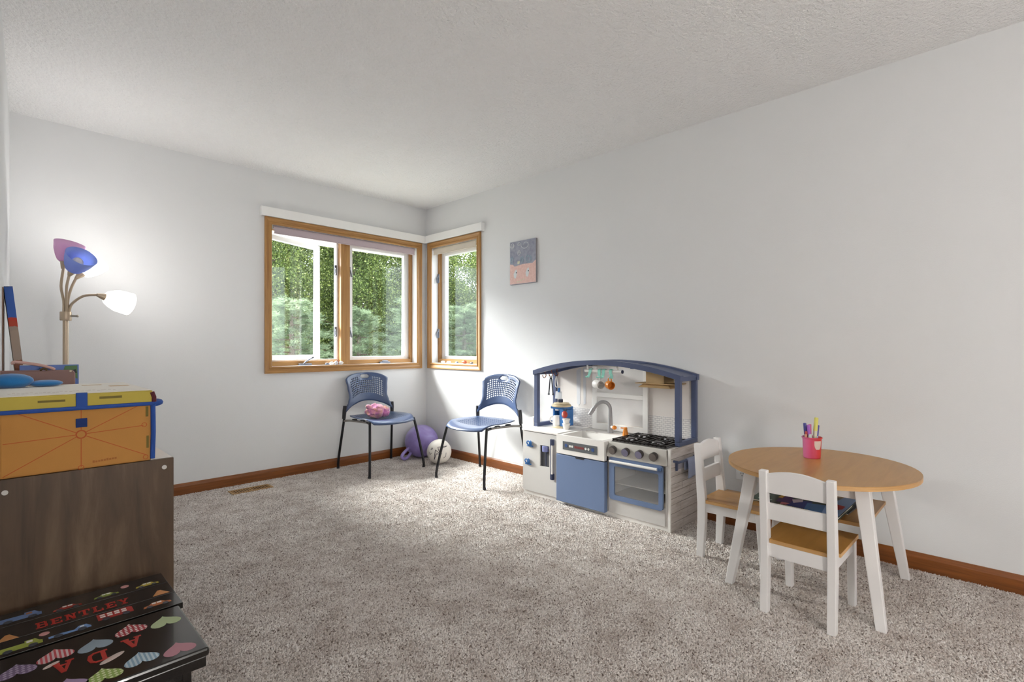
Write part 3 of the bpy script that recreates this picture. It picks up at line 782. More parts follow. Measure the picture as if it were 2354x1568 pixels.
def vehicle(kind, c, p, L, c2='e8e6e2'):
    x, y = px(Z5(*p), O1, .28)
    sc = lambda P: [(u*L, v*L) for u, v in P]
    o = put(s1, 'painted_vehicle', flat(sc(kind)).mesh('painted_vehicle'), mat('paint '+c, c, .5), x, y-.010, h1+.0001)
    if kind is BUS: ws = [(-.42+.2*i, .18+.16*j, .14, .1) for i in range(4) for j in range(2)]
    elif kind is CAR: ws = [(-.16,.22,.14,.12),(.02,.22,.16,.12)]
    elif kind is TRUCK: ws = [(.14,.26,.14,.13)]
    else: ws = [(.24,.17,.1,.08)]
    g = M()
    for u, v, a, b in ws: g.box(u*L, (u+a)*L, v*L, (v+b)*L, .0004, .0007)
    part('painted_window', g, mat('paint '+c2, c2, .5), o)
    for u in (-.28, .28): part('painted_wheel', M().cyl((u*L,.02*L,.0004),(u*L,.02*L,.0009), .11*L, n=14), mat('paint wheel', '3b3f48', .5), o)
vehicle(CAR, 'b5a23c', (1590,300), .062); vehicle(CAR, '8f9a4a', (1150,415), .062); vehicle(CAR, '9a3226', (730,545), .066); vehicle(TRUCK, '6a83b0', (220,665), .09, 'a86a30')
vehicle(CAR, 'b0673a', (1700,510), .070); vehicle(BUS, 'a2302a', (1255,625), .082); vehicle(SPORT, '6f8fbf', (760,805), .088); vehicle(TRUCK, '97a044', (220,980), .085)
for p in ((1350,325),(480,835)):
    x, y = px(Z5(*p), O1, .28); put(s1, 'painted_sign', M().cyl((0,0,0),(0,0,.0004), .011, n=18).mesh('painted_sign'), mat('paint pink sign', 'c79290', .5), x, y, h1+.0001)
for p in ((1735,390),(80,885)):
    x, y = px(Z5(*p), O1, .28); put(s1, 'painted_cone', flat([(-.022,-.014),(.022,-.014),(.004,.022),(-.004,.022)]).mesh('painted_cone'), mat('paint cone', 'c58a54', .5), x, y, h1+.0001)
HEART = []
for i in range(32):
    a = 2*PI*i/32
    HEART.append((16*math.sin(a)**3/32, -(13*math.cos(a)-5*math.cos(2*a)-2*math.cos(3*a)-math.cos(4*a))/32))
def m_pattern(name, c1, c2, kind):
    k = N(name); mp = k.coords()
    if kind == 'dots':
        v = k.n('ShaderNodeTexVoronoi', Scale=95.0, Randomness=0.1); k.l(mp, 'Vector', v, 'Vector'); r = k.ramp([(0,c2),(.32,c1)], v, 'Distance', 'CONSTANT')
    else:
        wv = k.n('ShaderNodeTexWave', Scale=36.0, _bands_direction='X'); k.l(mp, 'Vector', wv, 'Vector'); r = k.ramp([(0,c1),(.5,c2)], wv, 'Fac', 'CONSTANT')
    k.l(r, 'Color', k.b, 'Base Color'); k.b.inputs['Roughness'].default_value = .5; return k.m
HM = [((1790,700), mat('heart green','a7b48a',.5)), ((1415,790), m_pattern('red dot heart','9a1f2c','e6dedc','dots')), ((1030,957), mat('heart blue','8a99a6',.5)), ((600,1068), m_pattern('pink stripe heart','b6474f','cdb4b6','stripes')),
      ((180,1240), m_pattern('purple dot heart','6d5a78','a99bb4','dots')), ((1940,993), mat('heart pink','b07a86',.5)), ((1530,1102), m_pattern('blue stripe heart','7f9cb2','b9c8d0','stripes')), ((1125,1285), m_pattern('green dot heart','8aa24e','d2d8b0','dots')), ((740,1400), mat('heart lilac','9c86a8',.5))]
hme = flat([(u*.072, v*.072) for u, v in HEART])
for p, mm in HM:
    x, y = px(Z5(*p), O2, .28)
    hm = hme.mesh('painted_heart'); put(s2, 'painted_heart', hm, mm, x, y, h2+.0001)
for ch, p in (('A',(1440,925)),('D',(1060,1085)),('A',(690,1190))):
    x, y = px(Z5(*p), O2, .28)
    slab(s2, ch, x, y, h2+.0001, .050, .056, PI)
for p, r in (((1215,1095),(.030,.010)),((555,1175),(.018,.007))):
    x, y = px(Z5(*p), O2, .28)
    put(s2, 'painted_bird', M().ell((0,0,0), (r[0],r[1],.0006), 16, 6).mesh('painted_bird'), mat('paint bird','cdbab2',.5), x, y, h2+.0004, R(30))

# ================================================================== STACKING CHAIRS
CH_BACK = mat('blue plastic shell', '3d4f72', .30, var=.03, coat=.25)
CH_LEG = mat('black steel tube', '17161a', .35, .3)
CH_SOCK = mat('black plastic', '1d1d24', .5)
CHROME = mat('worn chrome bend', '8f8a84', .25, .9)
def cells(cols, rows, fn, hole, gone, keep_tri=None):
    """sheet of cells; hole(c,r) -> fraction or 0; gone(c,r) -> True drops the cell"""
    m_ = M()
    for c in range(len(cols)-1):
        for r in range(len(rows)-1):
            if gone(c, r): continue
            u0, u1, v0, v1 = cols[c], cols[c+1], rows[r], rows[r+1]
            h = hole(c, r)
            if not h: m_.add([fn(u0,v0),fn(u1,v0),fn(u1,v1),fn(u0,v1)], [(0,1,2,3)]); continue
            uc, vc, hu, hv = (u0+u1)/2, (v0+v1)/2, (u1-u0)/2*h, (v1-v0)/2*h
            m_.add([fn(u0,v0),fn(u1,v0),fn(u1,v1),fn(u0,v1),fn(uc,vc-hv),fn(uc+hu,vc),fn(uc,vc+hv),fn(uc-hu,vc)],
                   [(0,1,4),(1,2,5),(2,3,6),(3,0,7),(0,4,7),(1,5,4),(2,6,5),(3,7,6)])
    return m_
def lerp(a, b, t): return a+(b-a)*t
def back_pt(s, t):
    # s across (-1..1), t up (0..1)
    zb = .572-.085*min(1,abs(s))**2.4
    zt = .822-.050*abs(s)**3.5
    z = lerp(zb, zt, t)
    wl = [(0.47,.238),(.53,.232),(.565,.205),(.62,.190),(.70,.200),(.77,.212),(.80,.210),(.83,.196)]
    wv = wl[-1][1]
    for (za, wa), (zc, wc) in zip(wl, wl[1:]):
        if z <= zc:
            q = max(0, (z-za)/(zc-za)); q = q*q*(3-2*q); wv = lerp(wa, wc, q); break
    x = s*wv
    y = .175+.055*((z-.5)/.32)**1.2 if z > .5 else .175
    y += .045*(1-abs(s)**2)
    return (x, y, z)
def seat_pt(u, v):
    x = .238*u*math.sqrt(1-.30*v*v); y = .235*v*math.sqrt(1-.34*u*u)-.02
    z = .452-.020*(1-u*u)*(1-v*v)
    if v < -.45: z -= .040*((-v-.45)/.55)**2
    z += .006*abs(u)**3
    return (x, y, z)
def make_chair(label):
    t = thing('stacking_chair', label, 'chair', group='blue stacking chairs in the corner')
    NC, NR = 21, 15
    cols = [-1+2*i/NC for i in range(NC+1)]; rows = [i/NR for i in range(NR+1)]
    hc = lambda c, r: (8 <= c <= 12 and r in (12, 13))
    tri = M()
    bm_ = cells(cols, rows, back_pt, lambda c, r: (.86 if (2 <= c <= NC-3 and 4 <= r <= 12) and not (r > 10 and 7 <= c <= 13) and not (r > 11 and (c < 3 or c > NC-4)) else 0), hc)
    # rounded corners of the grip opening
    for c, sg in ((8, 1), (12, -1)):
        u0, u1, v0, v1 = cols[c], cols[c+1], rows[12], rows[14]
        a = u0 if sg > 0 else u1; b = u1 if sg > 0 else u0
        bm_.add([back_pt(a,v0),back_pt(b,v0),back_pt(a,lerp(v0,v1,.5))],[(0,1,2)]); bm_.add([back_pt(a,v1),back_pt(b,v1),back_pt(a,lerp(v0,v1,.5))],[(0,2,1)])
    part('backrest', bm_, CH_BACK, t, smooth=True, solid=.007)
    NS = 20
    sc_ = [-1+2*i/NS for i in range(NS+1)]
    sm_ = cells(sc_, sc_, seat_pt, lambda c, r: (.80 if (2 <= c <= NS-3 and 5 <= r <= NS-3) else 0), lambda c, r: False)
    part('seat', sm_, CH_BACK, t, smooth=True, solid=.008)
    for sx in (-1, 1):
        fl_ = M().tube([(sx*.268,-.255,0),(sx*.262,-.250,.09),(sx*.222,-.185,.405),(sx*.214,-.165,.425),(sx*.205,-.120,.428)], .0105, 10, smooth=3)
        lg = part('leg', fl_, CH_LEG, t, smooth=True)
        rl = M().tube([(sx*.268,.245,0),(sx*.266,.238,.10),(sx*.244,.195,.40),(sx*.240,.188,.47)], .0105, 10, smooth=3)
        part('leg', rl, CH_LEG, t, smooth=True)
        part('seat_rail', M().tube([(sx*.205,-.125,.428),(sx*.212,.02,.426),(sx*.232,.120,.424),(sx*.243,.192,.415)], .0095, 8, smooth=3), CHROME, t, smooth=True)
        part('rail_clip', M().box(sx*.200-.012, sx*.200+.012, -.06, -.02, .428, .440), CH_SOCK, t); part('rail_clip', M().box(sx*.205-.012, sx*.205+.012, .06, .10, .428, .440), CH_SOCK, t)
        part('back_socket', M().tube([(sx*.243,.193,.435),(sx*.240,.188,.50),(sx*.236,.185,.545)], [.015,.017,.016], 10), CH_SOCK, t, smooth=True)
        for yy in (-.255, .245): part('foot_cap', M().cyl((sx*.268,yy,0),(sx*.268,yy,.018), .012, n=10), CH_SOCK, t)
    return t
c1 = make_chair('blue perforated stacking chair with pink fluffy toy on its seat')
c1.location = (-.698, -.300, 0); c1.rotation_euler = (0, 0, R(1.5))
c2 = copy_tree(c1); c2['label'] = 'empty blue perforated stacking chair between the play kitchen and the ball'
c2.location = (-.296, -1.170, 0); c2.rotation_euler = (0, 0, R(-86.5))

# pink fluffy toy on the chair
def fluff(d, s_): return 1+.22*noise.noise(d*2.5+Vector((s_,0,0)))+.16*noise.noise(d*9+Vector((0,s_,0)))
k = N('pink and peach plush'); mp = k.coords(); nz = k.n('ShaderNodeTexNoise', Scale=16.0, Detail=3.0); k.l(mp, 'Vector', nz, 'Vector')
rr = k.ramp([(.36,'e2a489'),(.5,'d98fae'),(.62,'c86fae'),(.8,'e3a6c9')], nz); k.l(rr, 'Color', k.b, 'Base Color'); k.b.inputs['Roughness'].default_value = .95
k.b.inputs['Sheen Weight'].default_value = .5; n2 = k.n('ShaderNodeTexNoise', Scale=180.0); k.l(mp, 'Vector', n2, 'Vector'); k.bump(n2, 'Fac', .006)
ft = thing('fluffy_toy', 'crumpled pink and peach fluffy toy lying on the chair seat', 'soft toy', (-.755, -.315, .436), R(20))
part('body', M().ell((0,0,.066), (.098,.070,.058), 28, 18, lambda d: fluff(d, 2.0)), k.m, ft, smooth=True)
part('head', M().ell((.062,-.035,.056), (.052,.05,.045), 24, 14, lambda d: fluff(d, 5.0)), k.m, ft, smooth=True)
part('ear', M().tube([(-.04,.01,.08),(-.09,.01,.112),(-.118,.0,.118)], [.035,.02,.006], 10, smooth=4), k.m, ft, smooth=True)

# hopper ball
k = N('marbled purple rubber'); mp = k.coords(); nz = k.n('ShaderNodeTexNoise', Scale=7.0, Detail=5.0, Distortion=1.2); k.l(mp, 'Vector', nz, 'Vector')
rr = k.ramp([(.3,'8f7ac2'),(.55,'a394d4'),(.75,'b8b0e2')], nz); k.l(rr, 'Color', k.b, 'Base Color'); k.b.inputs['Roughness'].default_value = .35
hb = thing('hopper_ball', 'large marbled purple hopper ball with loop handle in the corner', 'ball', (-.190, -.190, 0))
part('ball', M().ell((0,0,.154), (.158,.158,.154), 36, 22), k.m, hb, smooth=True)
part('handle', M().tube([(u*-.97, u*-.05+o_y, z) for u, z, o_y in ((.110,.125,0),(.165,.100,0),(.215,.070,0),(.242,.044,-.008),(.228,.022,-.016),(.185,.024,-.014),(.130,.060,0))], .0145, 10, smooth=4), k.m, hb, smooth=True)

# white ball with star line drawing
sb = thing('star_ball', 'small white ball with dark star outlines beside the purple hopper ball', 'ball', (-.245, -.535, 0))
BRd = .110
part('ball', M().ell((0,0,BRd), (BRd,BRd,BRd), 32, 20), mat('white ball skin', 'e9e4dc', .5, bump=.0004, bscale=120), sb, smooth=True)
toC = Vector((CAM.x+.245, CAM.y+.535, CAM.z-BRd)).normalized()
rt = Vector((0,0,1)).cross(toC).normalized(); up_ = toC.cross(rt)
def onball(u, v): return Vector((0,0,BRd)) + (toC*math.sqrt(max(.05,1-u*u-v*v)) + rt*u + up_*v).normalized()*(BRd+.0006)
LINE = mat('dark ball line', '3a3040', .6)
def stroke(pts, r=.0022, loop=True):
    P = []
    for a, b in zip(pts, pts[1:]+(pts[:1] if loop else [])):
        for i in range(6): P.append(onball(lerp(a[0],b[0],i/6), lerp(a[1],b[1],i/6)))
    part('drawn_line', M().tube(P, r, 5, loop=loop), LINE, sb)
stroke([(-.08,.32),(.05,.30),(.08,.02),(-.04,.02)][:0] or [(-.40,-.66),(-.30,.14),(.0,-.12),(.22,-.20),(.02,-.20),(-.22,-.18)], .0026)
stroke([(-.12,.34),(.62,.42),(.36,.30),(.10,.24),(.02,-.04)], .0024)
stroke([(-.66,.18),(-.58,.30),(-.50,.28),(-.58,.14)], .0018)
stroke([(-.76,-.02),(-.72,-.22),(-.55,-.06)], .0016, False)
stroke([(.55,-.10),(.52,-.40),(.30,-.55)], .0018, False)
stroke([(.15,.86),(.30,.74),(.22,.60)], .0014, False)
stroke([(-.10,-.80),(-.02,-.92)], .0018, False)

# painted canvas on the right wall
ar = thing('wall_painting', 'small frameless canvas painting of a pink creature under grey blue swirls', 'painting', (0, -1.355, 1.573))
AW, AH = .290, .357
part('canvas', M().box(-.018, 0, -AW/2, AW/2, 0, AH), mat('canvas edge', '8f8d90', .8), ar, bevel=.001)
fa = lambda u, v, w_: (-.018-w_, AW/2-u, v)      # u from the left as seen, v up
k = N('slate paint'); mp = k.coords(); nz = k.n('ShaderNodeTexNoise', Scale=40.0, Detail=5.0); k.l(mp, 'Vector', nz, 'Vector')
rr = k.ramp([(.3,'8a8d9e'),(.6,'9fa2b0'),(.8,'aca4b6')], nz); k.l(rr, 'Color', k.b, 'Base Color'); k.b.inputs['Roughness'].default_value = .8
part('painted_sky', M().prism([(0,0),(AW,0),(AW,AH),(0,AH)], 0, .0006, fa), k.m, ar)
k2 = N('salmon paint'); mp = k2.coords(); nz = k2.n('ShaderNodeTexNoise', Scale=60.0, Detail=5.0); k2.l(mp, 'Vector', nz, 'Vector')
rr = k2.ramp([(.3,'deb8ae'),(.7,'eac9c0')], nz); k2.l(rr, 'Color', k2.b, 'Base Color'); k2.b.inputs['Roughness'].default_value = .8
part('painted_creature', M().prism([(0,.004),(AW,.004),(AW,.182),(.275,.174),(.252,.158),(.215,.160),(.15,.162),(.09,.155),(.055,.150),(.035,.166),(0,.172)], .0006, .0010, fa), k2.m, ar)
WP = mat('white paint strokes', 'dfe3e4', .8); BP = mat('pale blue strokes', 'a9c0cc', .8); DP = mat('dark paint strokes', '55565e', .8); YP = mat('cream strokes', 'd9d9bd', .8)
for cx_, cy_ in ((.062,.085),(.198,.088)):
    part('painted_eye', M().prism([(cx_-.020,cy_),(cx_-.012,cy_-.030),(cx_+.004,cy_-.036),(cx_+.014,cy_-.018),(cx_+.020,cy_+.018),(cx_+.014,cy_+.040),(cx_-.004,cy_+.030)], .0010, .0014, fa), WP, ar)
    part('painted_pupil', M().prism([(cx_+.012+.006*math.cos(i*.785),cy_+.012+.006*math.sin(i*.785)) for i in range(8)], .0014, .0018, fa), DP, ar)
for i, (u, v) in enumerate(((.085,.020),(.105,.020),(.128,.028),(.158,.034))):
    part('painted_tooth', M().prism([(u-.005,v-.006),(u+.005,v-.006),(u+.006,v+.006+.004*(i==2)),(u-.004,v+.008)], .0010, .0014, fa), YP, ar)
def swirl(c, a, b, turns, mm, r=.0022, ph=0):
    P = []
    n = int(18*turns)
    for i in range(n+1):
        t = i/n; q = 1-.62*t
        P.append(fa(c[0]+a*q*math.cos(ph+2*PI*turns*t), c[1]+b*q*math.sin(ph+2*PI*turns*t), .0016))
    part('painted_swirl', M().tube(P, r, 5), mm, ar)
swirl((.028,.325),.024,.026,1.6,WP,.0024,PI); swirl((.105,.335),.016,.018,1.2,WP,.002,PI); swirl((.175,.318),.048,.036,1.0,WP,.0024,PI*.95)
swirl((.105,.255),.021,.024,1.5,WP,.002); swirl((.022,.205),.018,.034,1.8,BP,.002); swirl((.14,.198),.022,.026,1.9,BP,.0022,1); swirl((.215,.200),.034,.036,2.0,BP,.0022,2)
part('painted_tooth', M().prism([(.085,.168),(.108,.165),(.115,.185),(.102,.195),(.096,.186),(.088,.192)], .0010, .0014, fa), YP, ar)

# ================================================================== PLAY KITCHEN
# local frame: X along the wall, Y towards the wall, Z up
KX, KD, KZ = 1.140, .358, .470
kt = thing('play_kitchen', 'toy play kitchen with blue arched canopy, sink, oven and grey cupboard', 'play kitchen', (-.385, -1.706, 0), -PI/2)
K_W = mat('kitchen white', 'edeae6', .4, var=.012); K_G = mat('kitchen warm grey', 'cbc9c6', .45, var=.015)
K_B = mat('kitchen blue', '697c9f', .45, var=.02); K_N = mat('kitchen navy', '4c5675', .42, var=.04); K_DN = mat('dark navy plastic', '2c3450', .4)
K_BK = mat('stove black', '16110f', .3); K_MT = mat('stove silver', 'c9c6bf', .35, .25); K_DG = mat('panel grey', '5d6063', .5)
K_OR = mat('toy orange', 'd98328', .4); K_KR = mat('kraft brown', 'cdb083', .7); K_TL = mat('toy teal', '8fcfc0', .45); K_FG = mat('faucet grey', '9b9a9c', .35, .2)
K_BT = mat('toy blue', '2f6fb2', .4)
def kp(name, m_, mm, par=None, **k_): return part(name, m_, mm, par or kt, **k_)
kp('plinth', M().box(0, KX-.014, .004, KD, 0, .030), K_W, bevel=.002)
# cupboard
kp('side_panel', M().box(0, .012, .004, KD, .030, KZ-.014), K_W)
cd_ = kp('cupboard_door', M().box(.004, .166, -.008, .004, .033, .452).box(.249, .318, -.008, .004, .033, .452).box(.166, .249, -.008, .004, .033, .224).box(.166, .249, -.008, .004, .370, .452), K_G)
kp('dispenser_recess', M().box(.166, .249, .003, .030, .224, .370), mat('dispenser dark', '3c3d42', .5), cd_)
kp('dispenser_spout', M().cyl((.212,.0,.330),(.212,.0,.366), .024, n=18), mat('spout lilac', '7f86b8', .4), cd_)
kp('dispenser_pipe', M().cyl((.212,.008,.228),(.212,.008,.330), .007, n=10), K_DN, cd_)
hdl = kp('door_handle', M().box(.270, .279, -.024, -.008, .150, .425).box(.279, .297, -.030, -.008, .150, .190).box(.279, .297, -.030, -.008, .385, .425), K_DN, cd_, bevel=.002)
kp('handle_bar', M().cyl((.288,-.024,.190),(.288,-.024,.385), .007, n=12), K_W, hdl, smooth=True)
for x, z in ((.078,.352),(.060,.222)):
    hk = M().tube([(x-.026,-.014,z),(x+.026,-.014,z)], .0055, 8)
    hk.tube([(x-.004,-.02,z),(x-.02,-.026,z+.022),(x-.008,-.028,z+.036),(x+.006,-.026,z+.026),(x+.0,-.024,z+.008),(x+.012,-.024,z+.034),(x+.018,-.02,z+.012)], .0045, 7, smooth=4)
    hk.ell((x+.006,-.018,z+.020), (.011,.010,.020), 12, 8)
    kp('cup_hook', hk, K_BT, cd_, smooth=True)
kp('counter', M().box(-.004, .330, -.012, KD, KZ-.014, KZ), K_W, bevel=.003)
# sink unit
kp('dishwasher_body', M().box(.322, .716, .004, KD, .030, .345), K_G)
dd = kp('dishwasher_door', M().box(.330, .716, -.030, .004, .024, .338), K_B, bevel=.004)
kp('finger_notch', M().prism([(.486,.338),(.566,.338),(.556,.328),(.496,.328)], -.0312, -.028, lambda u, v, w_: (u, w_, v)), mat('notch dark', '14141a', .6), dd)
SX0, SX1 = .336, .716
sk = M()
x0, x1, y0, y1, bx0, bx1_, by0, by1, zt, zb = SX0, SX1, -.034, KD-.005, SX0+.030, SX1-.03, -.005, .215, .466, .385
sk.box(x0, x1, y0, by0, .345, zt)                      # apron
sk.box(x0, bx0, by0, y1, .400, zt); sk.box(bx1_, x1, by0, y1, .400, zt); sk.box(bx0, bx1_, by1, y1, .400, zt)
kp('sink', sk, K_W, bevel=.0)
ins = M()
T_ = [(bx0,by0,zt),(bx1_,by0,zt),(bx1_,by1,zt),(bx0,by1,zt)]; Bm = [(bx0+.03,by0+.03,zb),(bx1_-.03,by0+.03,zb),(bx1_-.03,by1-.05,zb),(bx0+.03,by1-.05,zb)]
ins.add(T_+Bm, [(0,1,5,4),(1,2,6,5),(2,3,7,6),(3,0,4,7),(4,5,6,7)])
kp('basin', ins, mat('basin white', 'e2e0dc', .4), solid=.002)
rb = M()
for i in range(7): rb.box(bx0+.03+i*.014, bx0+.037+i*.014, by1-.008, by1+.016, zt, zt+.004)
kp('drain_ribs', rb, K_W)
cp = kp('control_panel', M().box(.391, .664, -.0365, -.034, .376, .430), K_DG)
for x in (.420, .632): kp('button', M().cyl((x,-.0365,.404),(x,-.0385,.404), .0115, n=18), mat('button blue', '36538a', .5), cp)
for x in (.452, .470, .578, .600): kp('indicator', M().cyl((x,-.0365,.4035),(x,-.0380,.4035), .008, n=14), mat('indicator white', 'e8e8e4', .5), cp)
dg = M()
for i in range(9): dg.box(.488+i*.0085, .4945+i*.0085, -.0373, -.0365, .396, .410)
kp('display_digits', dg, mat('display red', '8a4040', .5), cp)
fc = M().tube([(.557,.275,.466),(.557,.275,.500),(.557,.275,.62)], [.021,.018,.012], 14)
fc.tube([(.557,.275,.60),(.556,.270,.645),(.540,.255,.672),(.515,.235,.678),(.490,.215,.660),(.474,.200,.632),(.468,.195,.622)], .012, 12, smooth=4)
fc.tube([(.472,.198,.630),(.452,.182,.590)], [.016,.013], 12)
fo = kp('faucet', fc, K_FG, smooth=True)
kp('faucet_knob', M().cyl((.575,.262,.510),(.600,.248,.510), .009, n=12), K_W, fo, smooth=True)
kp('faucet_handle', M().ell((.612,.240,.512), (.017,.015,.014), 14, 10), K_OR, fo, smooth=True)
sp_ = kp('soap_pump', M().lathe([(0,0),(.020,0),(.018,.02),(.012,.048),(.014,.052),(.010,.058),(0,.058)], 18, Matrix.Translation((.700,.235,.466))), K_OR, smooth=True)
kp('pump_spout', M().cyl((.700,.235,.518),(.672,.222,.519), .004, n=8), K_OR, sp_)
# oven unit
for a, b in ((.722,.738),(1.106,1.126)): kp('oven_side', M().box(a, b, .004, KD, .030, .400), K_W)
kp('oven_lower_panel', M().box(.738, 1.106, -.004, .010, .030, .130), K_G)
kp('oven_back', M().box(.738, 1.106, .30, .31, .130, .400), K_G)
kp('oven_floor', M().box(.738, 1.106, .010, .30, .130, .138), mat('oven floor', 'b7aa9c', .6))
kp('oven_ceiling', M().box(.738, 1.106, .006, KD, .388, .400), K_W)
rk = M().box(.740, 1.104, .03, .29, .205, .211)
kp('oven_shelf', rk, mat('oven shelf', 'd9d3ca', .5))
od = M()
DX0, DX1, DZ0, DZ1 = .742, 1.100, .118, .378; WX0, WX1, WZ0, WZ1 = .776, 1.074, .146, .325
nC = 8
def rr_(x0, x1, z0, z1, r):
    P = []
    for cx_, cz_, a0 in ((x1-r,z1-r,0),(x0+r,z1-r,PI/2),(x0+r,z0+r,PI),(x1-r,z0+r,1.5*PI)):
        for i in range(5): P.append((cx_+r*math.cos(a0+i*PI/8), cz_+r*math.sin(a0+i*PI/8)))
    return P
o_, i_ = rr_(DX0,DX1,DZ0,DZ1,.018), rr_(WX0,WX1,WZ0,WZ1,.010)
n_ = len(o_)
od.add([(u,-.018,v) for u, v in o_]+[(u,-.018,v) for u, v in i_]+[(u,-.004,v) for u, v in o_]+[(u,-.004,v) for u, v in i_],
       [q for k_ in range(n_) for l_ in [(k_+1) % n_] for q in ((k_,l_,n_+l_,n_+k_),(2*n_+k_,3*n_+k_,3*n_+l_,2*n_+l_),(k_,2*n_+k_,2*n_+l_,l_),(n_+k_,n_+l_,3*n_+l_,3*n_+k_))])
oo = kp('oven_door', od, K_B)
kp('door_window', M().box(WX0-.002, WX1+.002, -.0115, -.0105, WZ0-.002, WZ1+.002), glass('oven window', (.94,.94,.94), 1.0, .12), oo)
kp('door_handle', M().tube([(.757,-.036,.355),(1.075,-.036,.355)], .0085, 12), K_W, oo, smooth=True)
for q in ((1.072,1.096,-.034,-.018,.346,.366),(.750,.760,-.034,-.018,.348,.362)): kp('handle_bracket', M().box(*q), mat('bracket blue','4c6a98',.45), oo, bevel=.003)
# stove top
pn = kp('stove_panel', M().hexa([(.722,-.022,.378),(1.126,-.022,.378),(1.126,.010,.378),(.722,.010,.378),(.732,-.004,.468),(1.116,-.004,.468),(1.116,.020,.468),(.732,.020,.468)]), K_MT, bevel=.003)
kp('stove_body', M().box(.724, 1.124, .010, KD-.008, .400, .468), K_W)
for i, x in enumerate((.770,.862,.954,1.046)):
    kb_ = kp('stove_knob', M().cyl((x,-.010,.424),(x,-.034,.420), .0245, n=24), mat('knob shadow', '3a3533', .4), pn, smooth=True)  # dark knob body behind a lighter face
    kp('knob_face', M().cyl((x,-.034,.420),(x,-.0365,.4195), .0225, n=24), mat('knob %d' % (i in (1,2)), '77706c' if i in (0,3) else '85829a', .35, .4), kb_, smooth=True)
    kp('knob_mark', M().cyl((x-.008+.006*i,-.0365,.432),(x-.008+.006*i,-.0372,.432), .004, n=10), K_BK, kb_)
sv = kp('stove_plate', M().box(.738, 1.104, .018, .325, .468, .474), mat('stove plate','4a4644',.35), bevel=.002)
gr = M()
for i in range(12): gr.box(.742+i*.0320, .749+i*.0320, .020, .322, .478, .485)
for j in range(4): gr.box(.740, 1.103, .020+j*.0985, .028+j*.0985, .477, .484)
for i in range(14):
    gr.box(.744+i*.0268, .750+i*.0268, .018, .026, .472, .478)
kp('grate', gr, K_BK, sv)
for x in (.83, 1.01):
    for y in (.095, .245):
        br_ = kp('burner', M().lathe([(0,.474),(.042,.474),(.040,.483),(.030,.486),(0,.486)], 24, Matrix.Translation((x,y,0))), mat('burner ring','b9bcc2',.3,.6), sv, smooth=True)
        kp('burner_cap', M().lathe([(0,.486),(.026,.486),(.022,.491),(0,.491)], 20, Matrix.Translation((x,y,0))), K_BK, br_, smooth=True)
        gq = M()
        for a in range(8):
            ca, sa = math.cos(a*PI/4+.2), math.sin(a*PI/4+.2); gq.bar((x+ca*.048,y+sa*.048,.4845),(x+ca*.048,y+sa*.048,.490), .018, .005)
        tag(kp('pot_support', gq, K_BK, br_), kind='stuff')
# plank side
k = N('whitewashed plank print'); mp = k.coords((6,6,60)); nz = k.n('ShaderNodeTexNoise', Scale=1.0, Detail=7.0, Roughness=.65, Distortion=.4); k.l(mp, 'Vector', nz, 'Vector')
rr = k.ramp([(.28,'a4958a'),(.40,'c6bcb5'),(.6,'dad2cd'),(.8,'e4deda')], nz); k.l(rr, 'Color', k.b, 'Base Color'); k.b.inputs['Roughness'].default_value = .55
PLK = k.m
sdp = kp('side_panel', M().box(1.126, KX-.002, -.004, KD, 0, KZ), K_W)
pz = [0, .050, .105, .155, .190, .228, .270, .315, .365, .415, .470]
rgk = random.Random(3)
kp('seam_backing', M().box(KX-.002, KX-.0012, .004, KD, .0, KZ), mat('plank seam brown','6d5648',.7), sdp)
for a, b in zip(pz, pz[1:]):
    cut = rgk.uniform(.12, .26)
    for y0_, y1_ in ((.004, cut), (cut+.002, KD)):
        kp('plank', M().box(KX-.002, KX+.0008+rgk.uniform(0,.0006), y0_, y1_, a+.0013, b-.0013), PLK, sdp)
kp('edge_strip', M().box(1.126, KX+.001, -.006, .004, 0, KZ+.001), K_W)
# canopy
zt_ = lambda X: .966-.25*(X-.58)**2
kp('base_rail', M().box(.002, .034, .115, KD-.004, KZ, KZ+.026), K_N, bevel=.003); kp('base_rail', M().box(1.106, 1.138, .115, KD-.004, KZ, KZ+.026), K_N, bevel=.003)
for x in (.002, 1.106):
    kp('post', M().box(x, x+.032, .113, .145, KZ+.026, .862), K_N, bevel=.003)
    kp('post', M().box(x, x+.032, KD-.030, KD-.004, KZ+.026, .862), K_N, bevel=.003)
    zz = .862 if x < .5 else .862
    kp('top_rail', M().box(x-.002, x+.034, .146, KD-.031, .850, .878), K_N, bevel=.003)
NA = 40
def archbeam(Xa, Xb, ya, yb, th):
    rg_ = []
    for i in range(NA+1):
        X = lerp(Xa, Xb, i/NA); zz = zt_(X)
        rg_.append([(X,ya,zz-th),(X,yb,zz-th),(X,yb,zz),(X,ya,zz)])
    return M().ring_sweep(rg_)
kp('front_arch', archbeam(-.004, .755, .106, .146, .032), K_N, smooth=True); kp('front_arch', archbeam(.757, 1.146, .106, .146, .032), K_N, smooth=True)
kp('back_arch', archbeam(-.004, 1.146, KD-.032, KD-.002, .034), K_N, smooth=True)
def roof(Xa, Xb): 
    rg_ = []
    for i in range(17):
        X = lerp(Xa, Xb, i/16); zz = zt_(X)-.010
        rg_.append([(X,.146,zz-.008),(X,KD-.032,zz-.008),(X,KD-.032,zz),(X,.146,zz)])
    return M().ring_sweep(rg_)
kp('roof_panel', roof(.0, .36), K_N, smooth=True); kp('roof_panel', roof(.80, 1.142), K_N, smooth=True)
kp('roof_rib', M().box(.352,.372,.146,KD-.032,zt_(.36)-.035,zt_(.36)-.006), K_N); kp('roof_rib', M().box(.79,.812,.146,KD-.032,zt_(.8)-.040,zt_(.8)-.006), K_N)
